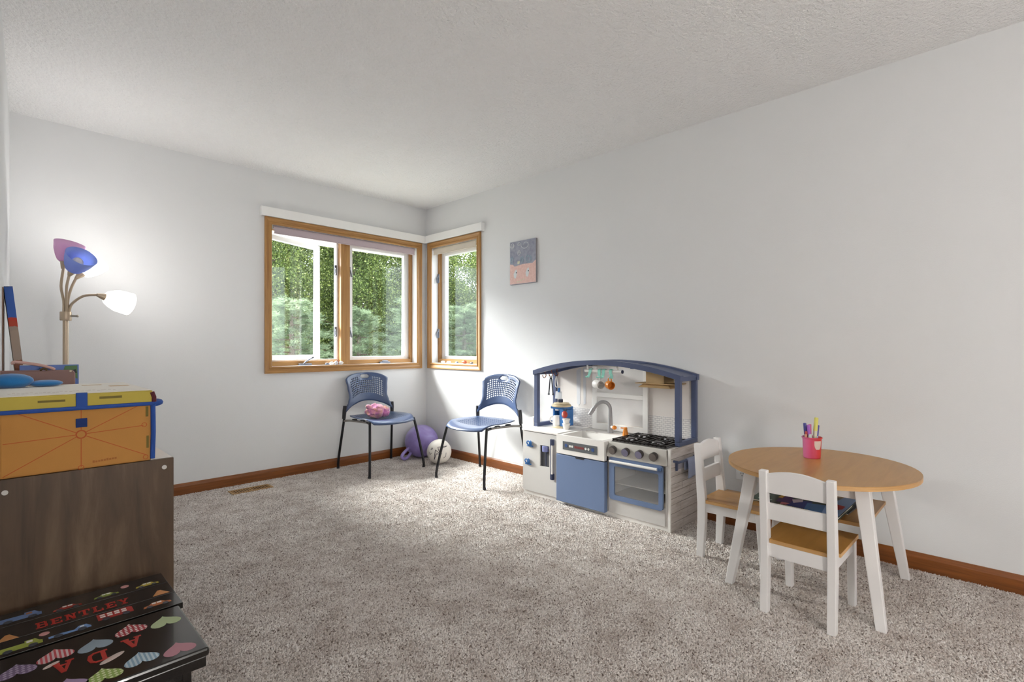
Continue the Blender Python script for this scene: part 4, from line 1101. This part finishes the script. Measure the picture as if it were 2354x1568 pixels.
# back board with printed kitchen wall
bbp = [(.030,KZ),(1.108,KZ)]+[(lerp(1.108,.030,i/24), zt_(lerp(1.108,.030,i/24))-.034) for i in range(25)]
k = N('printed back wall'); mp = k.coords(); nz = k.n('ShaderNodeTexNoise', Scale=3.0, Detail=2.0); k.l(mp, 'Vector', nz, 'Vector')
rr = k.ramp([(.35,'e6dfda'),(.6,'ece7e3')], nz); k.l(rr, 'Color', k.b, 'Base Color'); k.b.inputs['Roughness'].default_value = .5
bb = kp('back_board', M().prism(bbp, KD-.012, KD-.006, lambda u, v, w_: (u, w_, v)), k.m)
k = N('brick print'); mp = k.coords((1,1,1), (PI/2,0,0)); bt = k.n('ShaderNodeTexBrick', Scale=1.0)
bt.inputs['Color1'].default_value = srgb('e9e6e3'); bt.inputs['Color2'].default_value = srgb('e4e0dd'); bt.inputs['Mortar'].default_value = srgb('b4b0b3')
bt.inputs['Mortar Size'].default_value = .0013; bt.inputs['Brick Width'].default_value = .030; bt.inputs['Row Height'].default_value = .0128
k.l(mp, 'Vector', bt, 'Vector'); k.l(bt, 'Color', k.b, 'Base Color'); k.b.inputs['Roughness'].default_value = .5
BRK = k.m
kp('brick_print', M().box(.036, .366, KD-.0135, KD-.012, KZ, .606), BRK, bb); kp('brick_print', M().box(.808, 1.106, KD-.0135, KD-.012, KZ, .606), BRK, bb)
cu_ = mat('pale blue print', 'd9dbe0', .55); cb_ = mat('pale sky print', 'e6e4e3', .5)
kp('curtain_print', M().prism([(.215,.88),(.255,.90),(.250,.64),(.235,.62),(.22,.64)], KD-.0132, KD-.012, lambda u, v, w_: (u, w_, v)), cu_, bb)
kp('curtain_print', M().prism([(.275,.90),(.305,.912),(.300,.64),(.28,.63)], KD-.0132, KD-.012, lambda u, v, w_: (u, w_, v)), cu_, bb)
kp('sky_print', M().box(.404, .772, KD-.013, KD-.012, .520, .905), cb_, bb)
wf = M().box(.366,.404,KD-.026,KD-.012,KZ,.915); wf.box(.772,.808,KD-.026,KD-.012,KZ,.918); wf.box(.404,.772,KD-.026,KD-.012,.700,.730); wf.box(.404,.772,KD-.026,KD-.012,KZ,.515)
kp('toy_window_frame', wf, mat('toy window white', 'fbfaf8', .4, var=.01), bb, bevel=.002)
# range hood
hdm = M().box(.862,.985,.215,.345,.826,.902)
hd_ = kp('range_hood', hdm, K_KR)
hv = M().hexa([(.825,.180,.800),(1.045,.180,.800),(1.045,.340,.800),(.825,.340,.800),(.850,.215,.826),(1.01,.215,.826),(1.01,.340,.826),(.850,.340,.826)])
hv.box(.800, 1.070, .190, .340, .8215, .8265)
kp('hood_canopy', hv, mat('kraft canopy', 'bd9d70', .7), hd_)
hm_ = M()
for x in (.895,.915): hm_.tube([(x,.234,.842),(x+.002,.233,.836),(x+.007,.233,.836),(x+.009,.234,.842)], .0014, 6)
kp('hood_print', hm_, mat('print dark', '3c2f22', .6), hd_)
# hanging rail
rl_ = kp('mug_rail', M().cyl((.437,.150,.893),(.728,.150,.893), .011, n=14), K_W, smooth=True)
for x in (.462,.696): kp('rail_hanger', M().cyl((x,.150,.893),(x,.140,zt_(x)-.030), .006, n=10), K_W, rl_)
kp('rail_cap', M().cyl((.728,.150,.893),(.734,.150,.893), .0115, n=14), K_DN, rl_)
KM = Matrix.Rotation(-PI/2, 4, 'Z'); KM.translation = kt.location
def kw(x, y, z): return tuple(KM @ Vector((x, y, z)))
def kthing(name, label, cat, x, y, z, grp=None): return thing(name, label, cat, kw(x, y, z), -PI/2, grp)
for i, (x, tilt) in enumerate(((.488,-.010),(.560,.002),(.594,-.004),(.648,.010))):
    h = kthing('rail_hook', ['free teal hook at the bare end of the white mug rail','teal hook holding the white mug','free teal hook between the two toy mugs','teal hook holding the orange mug'][i], 'hook', x, .150, .893, 'teal hooks on the mug rail')
    hm2 = M().ring_sweep([[(dx-.011, y_-.0015, z_),(dx+.011, y_-.0015, z_),(dx+.011, y_+.0015, z_+.001),(dx-.011, y_+.0015, z_+.001)] for dx, y_, z_ in ((0,.013,-.004),(0,.012,.010),(0,0,.0145),(0,-.0125,.009),(0,-.0135,-.008),(tilt,-.013,-.030),(tilt*1.4,-.022,-.046),(tilt*1.4,-.034,-.044),(tilt*1.3,-.036,-.036))])
    part('hook_strip', hm2, K_TL, h)
def mug(label, x, z, c, r, L, ax):
    t = kthing('toy_mug', label, 'mug', x, .118, z, 'toy mugs on the rail')
    q = Vector(ax).to_track_quat('Z','Y').to_matrix().to_4x4()
    n = 22
    prof = [(.0004,-L/2),(r*.90,-L/2),(r,-L/4),(r,L/2-.001),(r*.97,L/2),(r*.86,L/2-.001),(r*.86,-L/2+.005),(.0004,-L/2+.005)]
    part('mug_body', M().ring_sweep([[q @ Vector((rr_0*math.cos(2*PI*i/n), rr_0*math.sin(2*PI*i/n), zz)) for i in range(n)] for rr_0, zz in prof], False), c, t, smooth=True)
    part('mug_handle', M().tube([(-.012,0,r*.85),(-.010,0,r+.016),(.0,0,r+.022),(.010,0,r+.016),(.012,0,r*.85)], .004, 8, smooth=4), c, t, smooth=True)
mug('white toy mug hanging from the rail of the play kitchen', .566, .806, mat('mug white','e4e2df',.4), .030, .066, (.92,-.35,-.06))
mug('orange toy mug hanging from the rail of the play kitchen', .656, .806, K_OR, .027, .048, (.85,-.50,-.12))
# hooks and utensils under the left of the canopy
HC = mat('copper hook', '9a5a3a', .35, .8)
for i, (x, y) in enumerate(((.060,.170),(.085,.215),(.105,.255))):
    h = kthing('utensil_hook', ['empty copper hook under the canopy beside the front post','copper hook holding the black tongs','copper hook holding the white spatula'][i], 'hook', x, y, zt_(x)-.0335, 'copper hooks under the canopy')
    zo = (.866 if False else 0)
    part('hook_wire', M().tube([(0,0,.016),(0,-.002,-.005),(.012,-.004,-.012),(.012,-.006,-.028),(0,-.008,-.038),(-.014,-.008,-.030),(-.016,-.008,-.018)], .0028, 7, smooth=4), HC, h, smooth=True)
tg = kthing('toy_tongs', 'black toy tongs hanging from a copper hook', 'toy utensil', .085, .207, .835)
for sg in (-1, 1):
    part('tong_arm', M().tube([(0,0,-.006),(sg*.008,0,-.02),(sg*.020,0,-.125)], .0045, 8), mat('tongs black','33343c',.4), tg, smooth=True)
    part('tong_tip', M().ell((sg*.021,0,-.131), (.010,.006,.007), 10, 8), mat('tongs black','33343c',.4), tg, smooth=True)
part('tong_hinge', M().box(-.012,.012,-.004,.004,-.008,.004), K_W, tg)
st2 = kthing('toy_spatula', 'white toy slotted spatula with blue grip hanging from a copper hook', 'toy utensil', .105, .247, .835)
part('spatula_handle', M().tube([(0,0,.0),(.012,0,-.05),(.022,0,-.11)], .005, 8), K_W, st2, smooth=True)
part('spatula_loop', M().tube([(-.002,0,.0),(-.012,0,-.03),(-.010,0,-.07),(.006,0,-.08)], .003, 7, smooth=4), K_W, st2, smooth=True)
part('spatula_blade', M().prism([(-.006,-.11),(.045,-.11),(.050,-.165),(-.012,-.165)], -.002, .002, lambda u, v, w_: (u, w_, v)), mat('pale plastic','cfd3da',.4), st2)
part('spatula_grip', M().box(.018,.030,-.006,.006,-.115,-.085), K_BT, st2)
# coffee maker
cm = kthing('toy_coffee_maker', 'blue toy coffee maker with cream lid and base on the counter', 'toy appliance', .178, .215, KZ)
CRM = mat('toy cream','d8c7a4',.5)
part('base_plate', M().lathe([(0,0),(.062,0),(.064,.006),(.060,.014),(0,.014)], 26), CRM, cm, smooth=True)
part('column', M().box(-.062,.062,.018,.062,.014,.135).box(.018,.062,-.045,.018,.014,.135).box(-.062,-.050,-.02,.018,.060,.135), K_BT, cm, bevel=.004)
part('filter_head', M().box(-.062,.062,-.050,.062,.135,.152), K_BT, cm, bevel=.004)
part('lid', M().lathe([(0,.152),(.070,.152),(.072,.160),(.066,.168),(0,.170)], 26), CRM, cm, smooth=True)
part('lid', M().lathe([(0,.170),(.058,.170),(.056,.178),(0,.180)], 26), CRM, cm, smooth=True)
part('lid_knob', M().box(-.020,.006,-.012,.012,.180,.204), K_DN, cm, bevel=.003)
part('drip_nozzle', M().cyl((-.018,-.02,.135),(-.018,-.02,.122), .020, n=14), K_W, cm)
pt = kthing('toy_coffee_pot', 'white toy coffee pot standing in the blue coffee maker', 'toy pot', .163, .186, KZ+.014)
part('pot_body', M().lathe([(0,0),(.030,0),(.034,.012),(.035,.05),(.028,.072),(0,.074)], 22), K_W, pt, smooth=True)
part('pot_handle', M().tube([(-.030,-.008,.060),(-.052,-.014,.056),(-.054,-.014,.028),(-.031,-.008,.018)], .005, 8, smooth=4), K_W, pt, smooth=True)
# flower in stacked white pots
PWT = mat('pot white','e9e6e2',.5)
p1 = kthing('toy_flower_pot', 'white toy pot with red flower and leaves beside the coffee maker', 'toy plant', .262, .165, KZ)
part('lower_pot', M().lathe([(0,0),(.020,0),(.026,.034),(.028,.036),(.028,.042),(0,.042)], 20), PWT, p1, smooth=True)
part('upper_pot', M().lathe([(0,.042),(.020,.042),(.025,.066),(.028,.068),(.028,.076),(0,.074)], 20), PWT, p1, smooth=True)
part('flower', M().ell((-.012,-.004,.104), (.023,.020,.025), 16, 12), mat('flower red','b83a2c',.45), p1, smooth=True)
part('flower_centre', M().ell((-.012,-.022,.104), (.007,.005,.008), 10, 8), mat('flower centre','e0b0a0',.5), p1, smooth=True)
lf = M()
for a in range(7): lf.tube([(-.012,.0,.118),(-.012+.022*math.cos(a*.9-.4)*.9,.002,.130+.018*abs(math.sin(a*.9+.5)))], [.004,.001], 5)
part('leaves', lf, mat('toy dark leaf','34434e',.5), p1)
# clear side caddy on the left end, with a dish brush
cdy = kthing('toy_utensil_cup', 'small white toy cup hooked on the end of the counter above the grey cupboard', 'toy cup', -.0195, .135, KZ-.0005)
part('cup', M().hexa([(-.014,-.018,.0),(.014,-.018,.0),(.014,.018,.0),(-.014,.018,.0),(-.018,-.022,.065),(.0175,-.022,.065),(.0175,.022,.065),(-.018,.022,.065)]), K_W, cdy, bevel=.002)
part('hook', M().box(.010,.0175,-.02,.02,-.03,.0), K_W, cdy)
br2 = kthing('toy_brush', 'toy brush with pale bristle head standing behind the blue coffee maker', 'toy utensil', .085, .300, KZ)
part('brush_handle', M().lathe([(0,0),(.020,0),(.016,.02),(.008,.05),(.007,.12),(0,.12)], 14), mat('brush lilac','b7b4bd',.4), br2, smooth=True)
part('brush_head', M().ell((0,0,.138), (.022,.018,.026), 14, 10, lambda d: 1+.12*noise.noise(d*7)), K_W, br2, smooth=True)
tr_ = kthing('toy_tray', 'small grey toy tray standing at the back of the counter behind the coffee maker', 'toy tray', .150, .318, KZ)
part('tray', M().box(-.05,.05,-.010,.014,0,.045), mat('tray lilac','a9a4b0',.5), tr_, bevel=.003)
# towel bar and towel on the plank side
tbk = kp('towel_bar', M().tube([(KX+.002,.030,.402),(KX+.022,.034,.400),(KX+.030,.06,.398),(KX+.030,.285,.398),(KX+.022,.31,.400),(KX+.002,.312,.402)], .007, 8, smooth=3), K_N, smooth=True)
for q in (.052,.278): kp('bar_bracket', M().box(KX+.002,KX+.012,q,q+.014,.345,.400), K_N, tbk)
kp('print_plate', M().box(KX+.002,KX+.010,.066,.278,.350,.388), mat('bar plate','a9a6b0',.5), tbk)
tw = kthing('toy_towel', 'grey blue toy towel draped over the bar on the plank side', 'towel', KX+.030, .20, .398)
TW = mat('towel cloth','9ba4c0',.9, var=.05, bump=.0005, bscale=500)
rg_ = []
for i in range(15):
    a = i/14
    if a < .25: p = (-.0095-.001, -.060+a/.25*.060)
    elif a < .45:
        q = (a-.25)/.2*PI; p = (-.0095*math.cos(q), .0095*math.sin(q))
    else: p = (.0095+.004*math.sin((a-.45)*6), -(a-.45)/.55*.105)
    y0_, y1_ = -.072+.006*a, .088
    rg_.append([(p[0], lerp(y0_,y1_,j/8), p[1]-.004*math.sin(j*1.1)*(1 if a > .9 else 0)) for j in range(9)])
tws = M()
for i in range(14):
    for j in range(8): tws.add([rg_[i][j],rg_[i][j+1],rg_[i+1][j+1],rg_[i+1][j]], [(0,1,2,3)])
part('cloth', tws, TW, tw, smooth=True, solid=.002)

# ================================================================== TABLE GROUP
TBL = wood('honey laminate', 'a87a3b', 'ba8c4c', (3,26,26), 1.0, .33, .0001)
TBLE = wood('honey edge band', 'bb8d55', 'd2a872', (4,4,40), 1.0, .5, 0)
SEATW = wood('honey seat', 'a37535', 'b58444', (22,4,22), 1.0, .33, .0001)
KW = mat('white painted wood', 'efedec', .38, var=.012)
tb = thing('activity_table', 'white childrens table with oval honey wood top and shelf', 'table', (-.465, -3.600, 0))
TZ, TH = .528, .018
def oval(rx, ry, z0, z1, n=64):
    P = [(rx*math.cos(2*PI*i/n), ry*math.sin(2*PI*i/n)) for i in range(n)]
    return M().prism(P, z0, z1)
part('table_top', oval(.398, .368, TZ-.002, TZ), TBL, tb)
part('edge_band', oval(.398, .368, TZ-TH, TZ-.002), TBLE, tb, smooth=True)
ap = M()
LX, LY = .225, .205
part('apron', M().box(-LX+.02, LX-.02, -LY-.008, -LY+.010, TZ-TH-.055, TZ-TH), KW, tb); part('apron', M().box(-LX+.02, LX-.02, LY-.010, LY+.008, TZ-TH-.055, TZ-TH), KW, tb)
part('apron', M().box(-LX-.008, -LX+.010, -LY+.02, LY-.02, TZ-TH-.055, TZ-TH), KW, tb); part('apron', M().box(LX-.010, LX+.008, -LY+.02, LY-.02, TZ-TH-.055, TZ-TH), KW, tb)
for sx in (-1, 1):
    for sy in (-1, 1):
        fx_, fy_ = sx*.298, sy*.278
        lgm = M().bar((fx_, fy_, 0), (sx*LX, sy*LY, TZ-TH), .030, .034, .046, .052)
        part('leg', lgm, KW, tb, bevel=.003)
part('shelf', M().box(-.195, .230, -.215, .215, .340, .354), TBL, tb, bevel=.001)
part('shelf_edge', M().box(-.199, -.195, -.215, .215, .340, .354), TBLE, tb)

def kid_chair(label, loc, rz):
    """local: back at -Y, seat towards +Y"""
    t = thing('kids_chair', label, 'chair', loc, rz, 'white childrens chairs at the oval table')
    wd = .262; zs = .292
    for sx in (-1, 1):
        x = sx*(wd/2-.014)
        poly = [(-.015,0),(.019,0),(.032,.18),(.032,.285),(.004,.566),(-.028,.566),(-.010,.27),(-.010,.18)]
        m_ = M().prism(poly, x-.0145, x+.0145, lambda u, v, w_: (w_, u, v))
        part('back_post', m_, KW, t, bevel=.003)
        part('leg', M().bar((x, .305, 0), (x, .288, zs-.016), .027, .030, .028, .042), KW, t, bevel=.003)
        part('apron', M().box(x-.008, x+.008, .025, .28, zs-.062, zs-.016), KW, t)
    part('apron', M().box(-wd/2+.028, wd/2-.028, .004, .020, zs-.068, zs-.016), KW, t)
    part('apron', M().box(-wd/2+.028, wd/2-.028, .285, .300, zs-.058, zs-.016), KW, t)
    n = 12
    P = [(-wd/2+.02,.478),(wd/2-.02,.478)] + [((wd/2-.02)*(1-2*i/n), .552+.020*math.sin(PI*i/n)) for i in range(n+1)]
    yat = lambda z: .011-.023*max(0, (z-.285)/.281)
    part('top_slat', M().prism(P, -.008, .008, lambda u, v, w_: (u, yat(v)+w_, v)), KW, t, bevel=.002)
    part('back_slat', M().prism([(-wd/2+.02,.372),(wd/2-.02,.372),(wd/2-.02,.437),(-wd/2+.02,.437)], -.008, .008, lambda u, v, w_: (u, yat(v)+w_, v)), KW, t, bevel=.002)
    part('seat', M().box(-wd/2-.006, wd/2+.006, .036, .312, zs-.002, zs).box(-wd/2+.030, wd/2-.030, .004, .036, zs-.002, zs), SEATW, t)
    part('seat_edge', M().box(-wd/2-.006, wd/2+.006, .036, .312, zs-.016, zs-.002).box(-wd/2+.030, wd/2-.030, .004, .036, zs-.016, zs-.002), TBLE, t, bevel=.001)
    return t
kid_chair('white childrens chair with its back turned to the room, facing the wall', (-.915, -3.635, 0), R(-91))
kid_chair('white childrens chair pushed under the oval table beside the play kitchen', (-.452, -3.100, 0), R(180))

# marker cup and markers
cup = thing('marker_cup', 'pink and red plastic cup of markers on the oval table', 'cup', (-.345, -3.545, TZ))
k = N('pink to red plastic'); mp = k.coords(); sp = k.n('ShaderNodeSeparateXYZ'); k.l(mp, 'Vector', sp, 'Vector')
mr = k.n('ShaderNodeMapRange'); mr.inputs[1].default_value = .028; mr.inputs[2].default_value = -.036; k.l(sp, 'Y', mr, 0)
rr = k.ramp([(0,'e87fb6'),(.55,'dc5478'),(1,'cc3a34')], mr, 'Result'); k.l(rr, 'Color', k.b, 'Base Color'); k.b.inputs['Roughness'].default_value = .35
def shell(prof, n=28):
    return M().ring_sweep([[Vector((r*math.cos(2*PI*i/n), r*math.sin(2*PI*i/n), z)) for i in range(n)] for r, z in prof], False)
part('cup_body', shell([(.0005,.004),(.036,.004),(.040,.092),(.043,.094),(.0435,.099),(.0415,.100),(.038,.094),(.034,.006),(.0005,.006)]), k.m, cup, smooth=True)
part('cup_base', M().lathe([(0,0),(.034,0),(.036,.004),(0,.004)], 24), k.m, cup)
tc = Vector((CAM.x+.345, CAM.y+3.545, 0)).normalized(); an = math.atan2(tc.y, tc.x)+R(38)
lb = []
st_ = M(); nn = 7
rows_ = []
for j in range(7):
    z = .045+.040*j/6
    hw = .42*math.sqrt(max(0.05, 1-((j-4)/4.6)**2)) if j < 4 else .42
    rows_.append([((.0372+.0045*(z-.004)/.092*.9)*math.cos(an+hw*(2*i/nn-1)), (.0372+.0045*(z-.004)/.092*.9)*math.sin(an+hw*(2*i/nn-1)), z) for i in range(nn+1)])
for j in range(6):
    for i in range(nn): st_.add([rows_[j][i],rows_[j][i+1],rows_[j+1][i+1],rows_[j+1][i]], [(0,1,2,3)])
part('sticker', st_, mat('cream sticker','dcc9bd',.6), cup)
def marker(label, base, top, cap, barrel, L, r=.0068, grp='markers in the pink cup'):
    b = Vector(base); d = (Vector(top)-b).normalized()
    t = thing('marker', label, 'marker', (cup.location.x+b.x, cup.location.y+b.y, TZ+.0065+b.z), 0, grp)
    q = d.to_track_quat('Z','Y').to_matrix().to_4x4()
    part('barrel', M().lathe([(0,0),(r*.95,0),(r,.004),(r,L*.66),(0,L*.66)], 14, q), mat('barrel '+barrel, barrel, .4), t, smooth=True)
    part('cap', M().lathe([(0,L*.66),(r*1.08,L*.66),(r*1.02,L-.002),(r*.8,L),(0,L)], 14, q), mat('cap '+cap, cap, .35), t, smooth=True)
rx_, ry_ = math.sin(YAW), -math.cos(YAW)
def rd(u, w_, z): return (rx_*u+math.cos(YAW)*w_, ry_*u+math.sin(YAW)*w_, z)
marker('tall yellow capped highlighter in the pink cup', rd(.002,-.006,.0), rd(.020,.0,.17), 'd9d36a', 'd8d3b8', .185, .0085)
marker('violet capped marker in the pink cup', rd(-.010,-.008,0), rd(-.018,.0,.15), 'a45cc0', 'd9d2d8', .150)
marker('dark blue marker with clip behind the violet one', rd(-.012,.014,0), rd(-.024,.018,.15), '4a4a96', 'b9b6cc', .156)
marker('pink capped marker in the pink cup', rd(-.002,.014,0), rd(.0,.018,.15), 'd06a90', 'd6c4cc', .150)
marker('indigo capped marker leaning out beside the yellow highlighter', rd(.014,.004,0), rd(.032,.008,.14), '544c9c', 'c8c0d8', .148)
marker('short red crayon in the pink cup', rd(-.020,.006,0), rd(-.024,.004,.10), 'a8302c', 'b03a34', .118, .007)
marker('short green marker with white cap in the pink cup', rd(-.014,-.020,0), rd(-.020,-.020,.10), 'dcdcd6', '2c3a1c', .108, .007)
marker('short peach crayon at the edge of the pink cup', rd(-.026,-.008,0), rd(-.033,-.006,.10), 'd8a080', 'e6c6a0', .106, .005)

# books on the shelf under the table
SZ = .354
def patch(root, poly, z, c): part('cover_art', M().prism([(-.126+(u+.126)*1.75, v) for u, v in poly], z, z+.0003), mat('book '+c, c, .45), root)
b1_ = thing('picture_book', 'large blue purple and red picture book lying on the table shelf', 'book', (-.580, -3.600, SZ+.0095), R(-1))
part('pages', M().box(-.125,.115,-.128,.128,.002,.010), mat('paper', 'e8e2d6', .8), b1_)
cvr = mat('dark green book cover', '24382c', .4)
part('cover', M().box(-.128,.118,-.132,.132,.010,.012).box(-.128,.118,-.132,.132,0,.002), cvr, b1_)
patch(b1_, [(-.126,.060),(-.095,.075),(-.055,.060),(-.04,.0),(-.126,-.012)], .012, '2a3580')
patch(b1_, [(-.126,-.004),(-.060,.012),(-.048,-.060),(-.126,-.075)], .0122, '4a7ab4')
patch(b1_, [(-.100,.118),(-.045,.125),(-.03,.080),(-.090,.062)], .0124, '47285f')
patch(b1_, [(-.118,.092),(-.096,.096),(-.096,.064),(-.114,.070)], .0126, 'd0808a')
patch(b1_, [(-.085,.055),(-.055,.075),(-.035,.04),(-.06,.03)], .0126, 'c9b6c0')
patch(b1_, [(-.126,-.070),(-.055,-.055),(.09,-.09),(.09,-.130),(-.126,-.130)], .0123, '86a8d8')
patch(b1_, [(-.092,-.084),(-.055,-.058),(-.020,-.075),(-.03,-.118),(-.058,-.118)], .0127, 'b42c36')
patch(b1_, [(-.060,.112),(.02,.118),(.02,.130),(-.060,.130)], .0126, 'c79a3c')
bp = M()
for i in range(14): bp.box(-.122, -.115, .092-i*.0085, .0975-i*.0085, .0123, .0131)
part('spine_print', bp, mat('yellow print','c8c25e',.5), b1_)
b2_ = thing('picture_book', 'dark green book with white lettering lying under the picture books', 'book', (-.478, -3.500, SZ), R(2))
part('pages', M().box(-.155,.105,-.08,.132,.0015,.008), mat('paper', 'e8e2d6', .8), b2_)
part('cover', M().box(-.158,.108,-.085,.136,.008,.0095).box(-.158,.108,-.085,.136,0,.0015), mat('forest green cover', '1f4434', .4), b2_)
tm_ = text_mesh('LOT', .042, .0002, .001); part('lettering', tm_, mat('white print','e6e6e0',.5), b2_, loc=(-.085,.100,.0097), rot=(0,0,PI))
bp = M()
for i in range(5): bp.box(-.134, -.118, .104-i*.012, .112-i*.012, .0095, .0098)
part('side_print', bp, mat('grey green print','a9b8ac',.5), b2_)
b3_ = thing('magazine', 'dark grey magazine under the picture book at the shelf end', 'magazine', (-.440, -3.648, SZ), R(-3))
part('cover', M().box(-.13,.10,-.095,.055,.003,.0045).box(-.13,.10,-.095,.055,0,.001), mat('charcoal cover', '45474c', .4), b3_)
part('pages', M().box(-.128,.098,-.093,.053,.001,.003), mat('paper', 'e8e2d6', .8), b3_)
